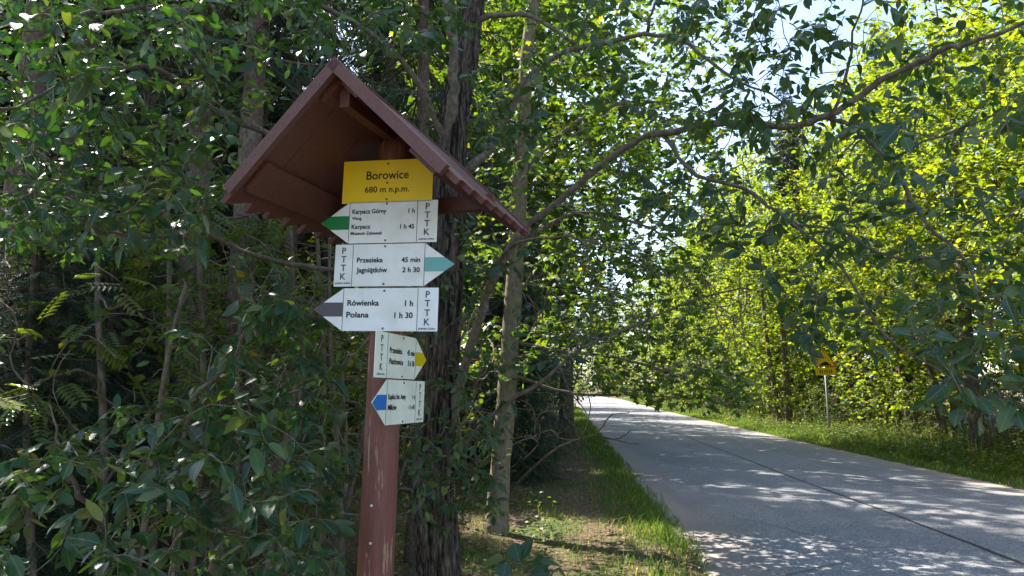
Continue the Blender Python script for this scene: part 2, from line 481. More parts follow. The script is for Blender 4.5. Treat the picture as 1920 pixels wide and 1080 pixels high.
def lobed():                                            # five-lobed maple leaf fan, triangles around the stalk end
    out = [(0, 0, 0)]
    for a, r in ((-105, .42), (-82, .30), (-52, .62), (-30, .42), (0, .78), (30, .42), (52, .62), (82, .30), (105, .42)):
        q = math.radians(a)
        out.append((r * math.sin(q), .22 + r * math.cos(q), -.10 * r * abs(math.sin(q)) - .06 * r))
    out[0] = (0, .2, .03)
    T = [[0, i + 1, i] for i in range(1, 9)]
    return np.array(out), np.array(T)
MAPLE_T = lobed()
OVAL_T = (np.array([(0, 0, 0), (-.3, .35, .06), (0, .4, 0), (.3, .35, .06), (-.2, .75, .0), (.2, .75, .0), (0, 1, -.08)], float),
          np.array([[0, 2, 1], [0, 3, 2], [1, 2, 4], [2, 5, 4], [2, 3, 5], [4, 5, 6]]))
DIA_T = (np.array([(0, 0, 0), (-.36, .5, .08), (0, 1, -.05), (.36, .5, .08)], float), np.array([[0, 3, 1], [1, 3, 2]]))
PENTA_T = (np.array([(0, 0, 0), (-.42, .3, -.04), (-.3, .72, .0), (0, 1, -.1), (.3, .72, 0), (.42, .3, -.04)], float), np.array([[0, 5, 4], [0, 4, 3], [0, 3, 2], [0, 2, 1]]))
def pinnate():
    V = []; Fc = []
    def lf(x, y, dx, dy, l_, w_):
        k = len(V); n = np.array([-dy, dx])
        p = np.array([x, y]); d = np.array([dx, dy])
        for a, b, z in ((0, 0, 0), (.45, -w_, .01), (1, 0, -.05), (.45, w_, .01)):
            q = p + d * l_ * a + n * b
            V.append((q[0], q[1], z - .12 * q[1] ** 2))
        Fc.append([k, k + 1, k + 2, k + 3])
    for i in range(6):
        y = .2 + i * .125
        lf(0, y, .93, .36, .27, .055); lf(0, y, -.93, .36, .27, .055)
    lf(0, .9, 0, 1, .25, .055)
    k = len(V); V.extend([(-.006, 0, 0), (.006, 0, 0), (.004, .95, -.1), (-.004, .95, -.1)]); Fc.append([k, k + 1, k + 2, k + 3])
    return np.array(V, float), np.array(Fc)
PINN_T = pinnate()

# ------------------------------------------------------------------ growing twigs toward points
def norm(v):
    return v / (np.linalg.norm(v) + 1e-9)
def spline(pts, n):
    """Catmull-Rom through control points (k,d)"""
    p = np.asarray(pts, float)
    p = np.vstack([2 * p[0] - p[1], p, 2 * p[-1] - p[-2]])
    k = len(p) - 3
    out = []
    for u in np.linspace(0, k - 1e-6, n):
        i = int(u); f = u - i
        a, b, c, d = p[i:i + 4]
        out.append(.5 * (2 * b + (c - a) * f + (2 * a - 5 * b + 4 * c - d) * f * f + (3 * b - a - 3 * c + d) * f ** 3))
    return np.array(out)
class Skel:
    def __init__(s):
        s.p = np.zeros((0, 3)); s.r = np.zeros(0); s.d = np.zeros((0, 3)); s.twigs = []
    def line(s, pts, rad):
        d = np.gradient(pts, axis=0); d /= np.linalg.norm(d, axis=1)[:, None] + 1e-9
        s.p = np.vstack([s.p, pts]); s.r = np.concatenate([s.r, rad]); s.d = np.vstack([s.d, d])
    def reach(s, targets, rng, droop=.05, rmin=.0013, steps=7, block=None, wob=.04, up=0.0):
        targets = np.asarray(targets, float)
        base = s.p.copy()
        dist = np.array([np.min(np.linalg.norm(base - t, axis=1)) for t in targets])
        for t in targets[np.argsort(dist)]:
            dd = np.linalg.norm(s.p - t, axis=1) + .35 * np.clip((s.p[:, 2] - t[2]), 0, 1) * up
            i = int(np.argmin(dd)); a = s.p[i]; Ld = np.linalg.norm(t - a)
            if Ld < .03: continue
            c = a + s.d[i] * Ld * .45 + (t - a) * .15 + rng.normal(0, wob, 3) * Ld
            c[2] += droop * Ld * 2
            u = np.linspace(0, 1, max(4, int(steps * min(1.6, .5 + Ld))))[:, None]
            q = (1 - u) ** 2 * a + 2 * u * (1 - u) * c + u * u * t
            q[1:-1] += rng.normal(0, .012 * min(1, Ld), (len(q) - 2, 3))
            r0 = min(.75 * s.r[i], rmin + .0042 * Ld)
            rr = np.linspace(max(r0, rmin), rmin, len(q))
            if block is not None and block(q).any(): continue
            s.twigs.append((q, rr))
            s.line(q[1:], rr[1:])
def spray(q, rng, length, spacing, ang=(35, 75), droop=.35, flatn=1.0, jit=.45):
    """leaf positions, directions and normals along the last `length` of a polyline"""
    seg = np.linalg.norm(np.diff(q, axis=0), axis=1); cum = np.concatenate([[0], np.cumsum(seg)])
    tot = cum[-1]; length = min(length, tot * .95)
    n = max(2, int(length / spacing))
    at = tot - np.linspace(0, length, n) + rng.uniform(-.3, .3, n) * spacing
    at = np.clip(at, 0, tot)
    pos = np.stack([np.interp(at, cum, q[:, k]) for k in range(3)], 1)
    tan = q[-1] - q[-3] if len(q) > 2 else q[-1] - q[0]
    tan = norm(tan)
    side = np.where(np.arange(n) % 2 == 0, 1., -1.)
    b = norm(np.cross(tan, [0, 0, 1.]))
    a = np.radians(rng.uniform(ang[0], ang[1], n)); a[0] = rng.uniform(-.2, .2)
    d = tan * np.cos(a)[:, None] + b * (side * np.sin(a))[:, None] + np.array([0, 0, -1.]) * (droop * rng.uniform(.2, 1.6, n))[:, None]
    nr = np.array([0, 0, flatn]) + rng.normal(0, jit, (n, 3))
    return pos, d, nr

# ================================================================== GROUND, ROAD
def grid_sheet(name, ss, ts, mat, zoff, attr=None):
    Sg, Tg = np.meshgrid(ss, ts, indexing='ij')
    X, Y = xy(Sg, Tg)
    Z = zoff(X, Y, Sg, Tg)
    n, k = Sg.shape
    i = np.arange(n - 1)[:, None] * k + np.arange(k - 1)[None, :]
    Q = np.stack([i, i + 1, i + k + 1, i + k], -1).reshape(-1, 4)[:, ::-1]
    V = np.stack([X, Y, Z], -1).reshape(-1, 3)
    return mesh(name, V, [Q], mat, None if attr is None else attr(Sg, Tg).ravel(), True, 'edge')
ss = np.concatenate([np.linspace(-300, -12, 10), np.arange(-10, 40, .4), np.arange(40, 130, 2), np.linspace(135, 900, 20)])
ts = np.concatenate([np.linspace(-500, -42, 12), np.arange(-40, -12, 1.5), np.arange(-12, 16, .35), np.arange(16, 45, 1.5), np.linspace(48, 500, 12)])
o = add('ground', grid_sheet('ground', ss, ts, M['ground'], lambda X, Y, s_, t_: zg(X, Y)))
o['kind'] = 'structure'
rngE = np.random.default_rng(5)
rs = np.concatenate([np.arange(-12, 40, .25), np.arange(40, 200, 2)])
rt = np.concatenate([[T_LEFT, T_LEFT + .12, T_LEFT + .35, T_LEFT + .8], np.linspace(T_LEFT + 1.4, T_RIGHT - 1.4, 8), [T_RIGHT - .8, T_RIGHT - .35, T_RIGHT - .12, T_RIGHT]])
def road_mesh():
    Sg, Tg = np.meshgrid(rs, rt, indexing='ij')
    Tg = Tg.copy()
    Tg[:, 0] += .05 * np.sin(rs * 1.9) + .03 * np.sin(rs * 4.3 + 1) + rngE.normal(0, .025, len(rs))
    Sg = np.hstack([Sg[:, :1], Sg, Sg[:, :1]]); Tg = np.hstack([Tg[:, :1] - .10, Tg, Tg[:, -1:] + .10])
    Tg[:, -2] += .05 * np.sin(rs * 1.4) + rngE.normal(0, .03, len(rs))
    X, Y = xy(Sg, Tg)
    camber = -.05 * ((Tg - 4.4) / 3.1) ** 2
    Z = rise(Sg) + .055 + camber
    Z[:, 0] -= .06; Z[:, -1] -= .06
    n, k = Sg.shape
    i = np.arange(n - 1)[:, None] * k + np.arange(k - 1)[None, :]
    Q = np.stack([i, i + k, i + k + 1, i + 1], -1).reshape(-1, 4)[:, ::-1]
    e = np.clip(1 - np.minimum(Tg - T_LEFT, T_RIGHT - Tg) / 1.1, 0, 1)
    return mesh('road', np.stack([X, Y, Z], -1).reshape(-1, 3), [Q], M['road'], e.ravel(), True, 'edge')
road = add('road', road_mesh()); road['kind'] = 'structure'
# tar joint along the middle of the road
sj = np.arange(3, 60, .35)
wj = .042 + .014 * np.sin(sj * 2.3) * np.sin(sj * .7) + rngE.normal(0, .004, len(sj))
tj = T_SEAM + .02 * np.sin(sj * .8) + rngE.normal(0, .006, len(sj))
def strip(s_, t0, t1, zo):
    x0, y0 = xy(s_, t0); x1, y1 = xy(s_, t1)
    z = rise(s_) + .055 - .05 * ((t0 - 4.4) / 3.1) ** 2 + zo
    V = np.empty((len(s_) * 2, 3)); V[0::2] = np.stack([x0, y0, z], 1); V[1::2] = np.stack([x1, y1, z], 1)
    i = np.arange(len(s_) - 1) * 2
    return V, np.stack([i, i + 1, i + 3, i + 2], 1)
V, Q = strip(sj, tj - wj / 2, tj + wj / 2, .004)
add('joint_seam', mesh('joint_seam', V, [Q], M['seam']), road)

# ================================================================== TRAIL SIGNPOST
def signpost():
    base = np.array([-.493, 2.6, 0.0]); base[2] = float(zg(base[0], base[1])) - .02
    axis = norm(np.array([.0212, 0, 1]))
    top_z = 2.555
    def ax(z): return np.array([-.493 + .0212 * z, 2.6, z])
    root = thing('trail_signpost', 'red-brown wooden trail signpost with gabled roof and five arrow boards beside the road', 'signpost', base)
    rng = np.random.default_rng(11)
    g = Geo()
    zz = np.concatenate([[base[2] - .3], np.linspace(0, top_z - .05, 40), [top_z - .015, top_z]])
    rr = np.full(len(zz), .0625); rr[-2] = .045; rr[-1] = .012
    rr[1:-2] += .0012 * np.sin(zz[1:-2] * 3)
    g.tube(np.array([ax(z) for z in zz]), rr, 28)
    post = add('post', g.build('post', M['post'], True, base), root)
    # small tacks on the post front
    for px, py in ((703, 943), (701, 1012)):
        c = P(px, py, 2.6); z = c[2]; a = ax(z)
        dx = c[0] - a[0]; n = norm(np.array([dx, -math.sqrt(max(.0625 ** 2 - dx * dx, 1e-6)), 0]))
        t = Geo(); t.tube([a + n * .0600, a + n * .064, a + n * .0652], [.0042, .0048, .003], 8)
        add('tack', t.build('tack', M['whitespot'], True, base), post)
    # ---- roof
    yw = math.radians(17)
    R = np.array([math.sin(yw), math.cos(yw), 0]); Lt = np.array([math.cos(yw), -math.sin(yw), 0]); Z = np.array([0, 0, 1.])
    apex = ax(2.66); apex[2] = 2.657
    dep = .89; fr = apex - R * .43
    slope = .605                                                    # length of a slope, 45 degrees
    rg = Geo()
    dirs = {}
    for sgn in (-1, 1):
        D = norm(Lt * sgn - Z)                                       # down the slope
        U = norm(Lt * sgn + Z)                                       # outward normal
        dirs[sgn] = (D, U)
        # purlins are part of the roof mesh: one wide board under the ridge, one above the eave
        rg.box(fr + R * .02 + D * .015 - U * .046, R * (dep - .04), D * .115, U * .022)
        rg.box(fr + R * .02 + D * .40 - U * .050, R * (dep - .04), D * .12, U * .022)
    rg.box(fr + R * .05 - Z * .135 - Lt * .018, R * (dep - .1), Lt * .036, Z * .07)
    roof = add('roof', rg.build('roof', M['roofw'], False, base), root)
    n = 8
    for sgn in (-1, 1):
        D, U = dirs[sgn]
        for i in range(n):
            wd = dep / n
            g = Geo()
            ln = slope + rng.uniform(-.004, .006)
            up_ = .003 * rng.uniform(0, 1)
            a = wd - .001
            # both ends square at the ridge, the eave end cut obliquely so the eave reads as a saw edge
            poly = [(0, 0), (ln, 0), (ln - .045, a), (0, a)]
            g.prism(poly, fr + R * (i * wd) - U * (.026 - up_), D, R, U * .02)
            add('plank', g.build('plank', M['roofw'], False, base), roof)
        for k, off in ((0, -.026), (1, dep + .002)):
            g = Geo()
            g.box(fr + R * off - U * .034 + D * (0.0 if sgn < 0 else .0), R * .024, D * (slope - .05), U * .038)
            add('bargeboard', g.build('bargeboard', M['roofside'], False, base), roof)
    g = Geo()
    g.box(apex - Lt * .36 + R * .07 + Z * (-.39), Lt * .72, R * .035, Z * .055)
    add('tie_beam', g.build('tie_beam', M['roofw'], False, base), roof)
    # ---- boards
    cu = bpy.data.curves.new('t', 'FONT'); cu.body = 'H'; cu.size = 1
    ob = bpy.data.objects.new('t', cu); COL.objects.link(ob); bpy.context.view_layer.update()
    CAPH = ob.dimensions.y
    print('cap height', CAPH)
    bpy.data.objects.remove(ob); bpy.data.curves.remove(cu)
    def text_mesh(items, o, u, v, n, H, k, ycap):
        """items: (string, align, x, baseline from top, cap height, width or None, bold)"""
        Vs = []; Fs = []; c = 0
        for body, al, x, y, cap, wid, bold in items:
            cu = bpy.data.curves.new('t', 'FONT'); cu.body = body; cu.size = 1; cu.resolution_u = 3
            cu.offset = .024 if bold else .012
            ob = bpy.data.objects.new('t', cu); COL.objects.link(ob)
            bpy.context.view_layer.update()
            me = bpy.data.meshes.new_from_object(ob.evaluated_get(bpy.context.evaluated_depsgraph_get()))
            co = np.array([q.co[:] for q in me.vertices]); me.calc_loop_triangles()
            tr = np.array([q.vertices[:] for q in me.loop_triangles])
            bpy.data.objects.remove(ob); bpy.data.curves.remove(cu); bpy.data.meshes.remove(me)
            x0, x1 = co[:, 0].min(), co[:, 0].max()
            s = cap / CAPH
            sx = s if wid is None else wid / (x1 - x0)
            X = (co[:, 0] - x0) * sx; Wd = (x1 - x0) * sx
            X = X + x - (Wd if al == 'r' else Wd / 2 if al == 'c' else 0)
            Yv = H - y + co[:, 1] * s
            Vs.append(o + (X * k)[:, None] * u + (Yv * k)[:, None] * v + n * .0012); Fs.append(tr + c); c += len(co)
        return np.vstack(Vs), np.vstack(Fs)
    def board(center, u, v, W, H, k, poly, lines, stripe, texts, ptt, screws, mat, label, ink='ink'):
        """W,H and all layout numbers in photo pixels, k metres per pixel; center = centre of the plate on the post face"""
        n = np.cross(u, v)
        o = center - u * W * k / 2 - v * H * k / 2
        g = Geo(); g.prism([(a * k, (H - b) * k) for a, b in poly], o - n * .0028, u, v, n * .0028)
        b = add('sign_board', g.build('sign_board', mat, False, base), root)
        b['label'] = label
        if lines:
            for x in lines:
                g = Geo(); g.box(o + u * (x - .4) * k + v * 0.4 * k + n * .0002, u * .8 * k, v * (H - .8) * k, n * .0006)
                add('border_line', g.build('border_line', M['ink'], False, base), b)
        if stripe:
            mt, pl = stripe
            g = Geo(); g.prism([(a * k, (H - q) * k) for a, q in pl], o + n * .0001, u, v, n * .0007)
            add('arrow_stripe', g.build('arrow_stripe', M[mt], False, base), b)
        for it in texts:
            Vt, Ft = text_mesh([it], o, u, v, n, H, k, 0)
            add('lettering', mesh('lettering', Vt - base, [Ft], M[ink]), b)
        if ptt:
            for it in ptt:
                Vt, Ft = text_mesh([it], o, u, v, n, H, k, 0)
                add('lettering', mesh('lettering', Vt - base, [Ft], M['ink2']), b)
        for x, y in screws:
            c = o + u * x * k + v * (H - y) * k
            g = Geo(); g.tube([c - n * .02, c + n * .0012, c + n * .0026, c + n * .003], [.0035, .0042, .0032, .001], 10)
            add('screw', g.build('screw', M['steel'], True, base), b)
        return b
    def pttk(cx, ys, yl, wl=29):
        return [(c, 'c', cx, y, 11.3, None, False) for c, y in zip('PTTK', ys)] + [('JELENIA GÓRA', 'c', cx, yl, 2.9, wl, True)]
    v = axis
    def frame(yaw):                                                   # u to the right, right edge nearer for positive yaw
        y = math.radians(yaw); u = np.array([math.cos(y), -math.sin(y), 0]); u = norm(u - v * (u @ v))
        return u, np.cross(u, v)
    u, n = frame(11)
    def at(z, du): a = ax(z); return a + n * .0655 + u * du
    k = .45 / 222
    # yellow place board
    kb = .345 / 168
    board(at(2.361, .001), u, v, 168, 78, kb, [(0, 0), (168, 0), (168, 78), (0, 78)], None, None,
          [('Borowice', 'c', 84, 35, 14.8, 79, False), ('680 m n.p.m.', 'c', 84, 59, 10.6, 83, False)], None, [(84, 7), (84, 42), (84, 72)], M['yellow'],
          'yellow place board reading Borowice 680 m n.p.m.', 'brownink')
    H = 76
    def left_arrow(W, tip): return [(0, H / 2), (tip, 0), (W, 0), (W, H), (tip, H)]
    def left_stripe(tip):
        a, b_ = H * .335, H * .665; q = tip * (1 - .335 * 2)
        return [(.6, H / 2), (tip - (H / 2 - (H / 2 - a)) / (H / 2) * tip + 0, a), (tip - .8, a), (tip - .8, b_), (tip - a / (H / 2) * tip, b_)]
    def rarrow(W, tip): return [(0, 0), (W - tip, 0), (W, H / 2), (W - tip, H), (0, H)]
    def rstripe(W, tip): return [(W - p, q) for p, q in left_stripe(tip)][::-1]
    board(at(2.2085, -.026), u, v, 219, H, k, left_arrow(219, 54), [54, 182], ('green', left_stripe(54)),
          [('Karpacz Górny', 'l', 59, 21.5, 7.6, 65, True), ('1 h', 'r', 177, 22.5, 7.6, None, True), ('Wang', 'l', 59, 33, 5.4, 18, True),
           ('Karpacz', 'l', 59, 49.5, 7.6, 36, True), ('1 h 45', 'r', 177, 51, 7.6, None, True), ('Muzeum Zabawek', 'l', 58, 60.5, 5.4, 60, True)],
          pttk(200.5, (17, 32.5, 48, 63.5), 72), [(124, 4.5), (124, 71.5)], M['white'], 'white arrow board with green stripe pointing left to Karpacz')
    board(at(2.0505, .039), u, v, 222, H, k, rarrow(222, 54), [34, 168], ('teal', rstripe(222, 54)),
          [('Przesieka', 'l', 42, 33, 8.6, 49, True), ('45 min', 'r', 160, 33.5, 8.6, None, True), ('Jagniątków', 'l', 42, 51, 8.6, 58, True), ('2 h 30', 'r', 160, 51.5, 8.6, None, True)],
          pttk(17, (17, 32.5, 48, 63.5), 71.5), [(94, 4.5), (94, 72)], M['white'], 'white arrow board with faded teal stripe pointing right to Jagniątków')
    board(at(1.890, -.024), u, v, 231, H, k, left_arrow(231, 56), [56, 194], ('grey', left_stripe(56)),
          [('Rówienka', 'l', 64, 31, 9.6, 59, True), ('1 h', 'r', 186, 32, 9.6, None, True), ('Polana', 'l', 63, 52, 9.6, 42, True), ('1 h 30', 'r', 186, 53, 9.6, None, True)],
          pttk(212, (17.5, 33, 49.5, 65.5), 73, 31), [(132, 5), (132, 71.5)], M['white'], 'white arrow board with faded black stripe pointing left to Rówienka')
    u, n = frame(-75)
    board(at(1.725, .005), u, v, 222, H, k, rarrow(222, 54), [46, 168], ('ystripe', rstripe(222, 54)),
          [('Przesieka', 'l', 54, 33, 9.5, 52, True), ('45 min', 'r', 163, 33.5, 9.5, 34, True), ('Piechowice', 'l', 54, 52, 9.5, 58, True), ('3 h 30', 'r', 163, 52.5, 9.5, 30, True)],
          pttk(23, (17, 32.5, 48, 63.5), 71.5), [(110, 4.5), (110, 72)], M['cream'], 'white arrow board with yellow stripe turned towards the road')
    board(at(1.566, -.002), u, v, 222, H, k, left_arrow(222, 54), [54, 180], ('blue', left_stripe(54)),
          [('Kaplica św. Anny', 'l', 60, 33, 8.8, 74, True), ('1 h', 'r', 176, 33.5, 7.6, None, True), ('Miłków', 'l', 60, 51, 8.8, 36, True), ('1 h 45', 'r', 176, 51.5, 7.6, None, True)],
          pttk(200, (17, 32.5, 48, 63.5), 71.5), [(124, 4.5), (124, 72)], M['cream'], 'white arrow board with blue stripe, lowest on the post')
signpost()

# ================================================================== GOAT WILLOWS
KEEP = [(420, 400), (418, 350), (632, 100), (1012, 436), (860, 462), (856, 620), (805, 640), (800, 800), (750, 830), (745, 1085), (662, 1085), (690, 640), (578, 590), (590, 452)]
def inpoly(x, y, poly):
    ins = np.zeros(len(x), bool)
    for (x0, y0), (x1, y1) in zip(poly, poly[1:] + poly[:1]):
        c = ((y0 > y) != (y1 > y)) & (x < (x1 - x0) * (y - y0) / (y1 - y0 + 1e-9) + x0)
        ins ^= c
    return ins
def blocks_sign(q):
    """true for points that would hang between the viewer and the signpost, or pass through it"""
    px, py, z = proj(q)
    return (inpoly(px, py, KEEP) & (q[:, 1] < 3.2)) | ((np.hypot(q[:, 0] + .45, q[:, 1] - 2.6) < .62) & (q[:, 2] > 2.0) & (q[:, 2] < 2.9)) | (np.linalg.norm(q - EYE, axis=1) < .95)
def points_in(rng, n, poly, y0, y1):
    xs = [p[0] for p in poly]; ys = [p[1] for p in poly]; out = []
    while len(out) < n:
        x = rng.uniform(min(xs), max(xs), 64); y = rng.uniform(min(ys), max(ys), 64)
        for a, b in zip(x[inpoly(x, y, poly)], y[inpoly(x, y, poly)]):
            p = P(a, b, rng.uniform(y0, y1))
            if p[2] > .15:
                out.append(p)
    return np.array(out[:n])
def willow(name, label, limbs, regions, seed, trunk_mat, leaf_len=(.055, .095), group=None, bare=()):
    rng = np.random.default_rng(seed)
    base = limbs[0][0][0].copy(); base[2] = float(zg(base[0], base[1]))
    root = thing(name, label, 'tree' if 'tree' in name else 'shrub', base, group)
    sk = Skel()
    limbs = [(p, [x * (.64 if kd != 'trunk' else 1) for x in r], kd) for p, r, kd in limbs]
    for i, (pts, rad, kind) in enumerate(limbs):
        n = max(8, int(14 * np.sum(np.linalg.norm(np.diff(pts, axis=0), axis=1))))
        q = spline(pts, n); r = np.interp(np.linspace(0, 1, n), np.linspace(0, 1, len(rad)), rad)
        if kind == 'trunk':
            n2 = n * 3
            q = spline(pts, n2); r = np.interp(np.linspace(0, 1, n2), np.linspace(0, 1, len(rad)), rad)
        sk.line(q, r)
        g = Geo()
        if kind == 'trunk':
            a = np.linspace(0, 2 * math.pi, 90, endpoint=False)
            g.tube(q, r, 90)
            V = g.V[0]; k = len(q); ring = V[:k * 90].reshape(k, 90, 3); c = q[:, None, :]
            rid = np.zeros((k, 90)); zz = np.linspace(0, 1, k)[:, None] * k / 12
            for f in (7, 13, 22):
                rid += np.sin(a[None] * f + rng.uniform(0, 6) + 1.6 * np.sin(zz * rng.uniform(.5, 1.2) + rng.uniform(0, 6))) * .5
            rid = np.abs(rid) * .17 - .10 + rng.normal(0, .014, (k, 90))
            V[:k * 90] = (c + (ring - c) * (1 + rid)[..., None]).reshape(-1, 3)
            g.V[0] = V
        else:
            kink = np.cumsum(rng.normal(0, .006, q.shape), 0); kink -= np.linspace(0, 1, n)[:, None] * kink[-1]
            q2 = q + rng.normal(0, .005, q.shape) + kink * .8
            g.tube(q2, r * (1 + .10 * rng.standard_normal(n)), 9)
        add(kind, g.build(kind, trunk_mat if kind == 'trunk' else M['branch_bark'], True, base), root)
    T = []
    for (n, poly, y0, y1, ll, sp) in regions:
        pts = points_in(rng, n, poly, y0, y1)
        T.append((pts, ll, sp))
    allp = np.vstack([t[0] for t in T])
    # coarse pass first makes secondary boughs, then the rest of the twigs
    idx = rng.permutation(len(allp)); k = len(allp) // 6
    sk.reach(allp[idx[:k]], rng, .06, .0022, 9, blocks_sign)
    sk.reach(allp[idx[k:]], rng, .05, .0012, 7, blocks_sign)
    leafy = list(sk.twigs); sk.twigs = []
    for n, poly, y0, y1 in bare:
        sk.reach(points_in(rng, n, poly, y0, y1), rng, .04, .0030, 9, blocks_sign, .09)
    g = Geo()
    for q, r in leafy + sk.twigs:
        g.tube(q, r, 5, cap=False)
    sk.twigs = leafy
    add('twig_growth', g.build('twig_growth', M['branch_bark'], True, base), root, stuff=True)
    pos, d, nr, sz = [], [], [], []
    for q, r in sk.twigs:
        tip = q[-1]
        ln = rng.uniform(.07, .24)
        p_, d_, n_ = spray(q, rng, ln, rng.uniform(.014, .027), (25, 80), .4, 1.0, .55)
        s_ = rng.uniform(leaf_len[0], leaf_len[1], len(p_)) * rng.uniform(.72, 1.12) * (1 - .25 * np.linspace(1, 0, len(p_)) ** 4)
        pos.append(p_); d.append(d_); nr.append(n_); sz.append(s_)
    pos = np.vstack(pos); d = np.vstack(d); nr = np.vstack(nr); sz = np.concatenate(sz)
    dn = d / np.linalg.norm(d, axis=1)[:, None]
    tip = pos + dn * sz[:, None]
    ok = ~(blocks_sign(tip) | blocks_sign(pos))
    pos, d, nr, sz, dn = pos[ok], d[ok], nr[ok], sz[ok], dn[ok]
    px, py, z = proj(pos + dn * sz[:, None] * .5)
    vis = (px > 5) & (px < 1915) & (py > 5) & (py < 1075) & (z > .3)
    size_px = np.where(vis, sz / np.maximum(z, .3), 0)
    order = np.argsort(-size_px)
    # keep the shown ones spread out: the 300 that show largest
    single = order[:300]; rest = order[300:]
    vv = rng.uniform(0, 1, len(pos))
    mlist = []
    for i, tm in enumerate(WILLOW_T):
        mlist.append(mesh('leaf', tm[0], [tm[1]], M['willow'], smooth=True))
    for j in single:
        dd = dn[j]; nn = nr[j] - (nr[j] @ dd) * dd; nn = norm(nn); bb = np.cross(dd, nn)
        o = add('leaf', mlist[int(rng.integers(len(mlist)))], root)
        m = Matrix(((bb[0], dd[0], nn[0], 0), (bb[1], dd[1], nn[1], 0), (bb[2], dd[2], nn[2], 0), (0, 0, 0, 1)))
        o.matrix_local = Matrix.Translation(Vector(pos[j] - base)) @ m @ Matrix.Diagonal((sz[j],) * 3 + (1,))
    g = Geo()
    far = size_px[rest] * F < 28
    for tm, sel in [(WILLOW_LO[i], rest[far][i::2]) for i in range(2)] + [(WILLOW_T[i], rest[~far][i::6]) for i in range(6)]:
        if len(sel):
            g.leaves(tm, pos[sel], d[sel], nr[sel], sz[sel], vv[sel])
    add('foliage', g.build('foliage', M['willow_mass'], True, base), root, stuff=True)
    print(name, 'leaves', len(pos), 'twigs', len(sk.twigs))
    return root

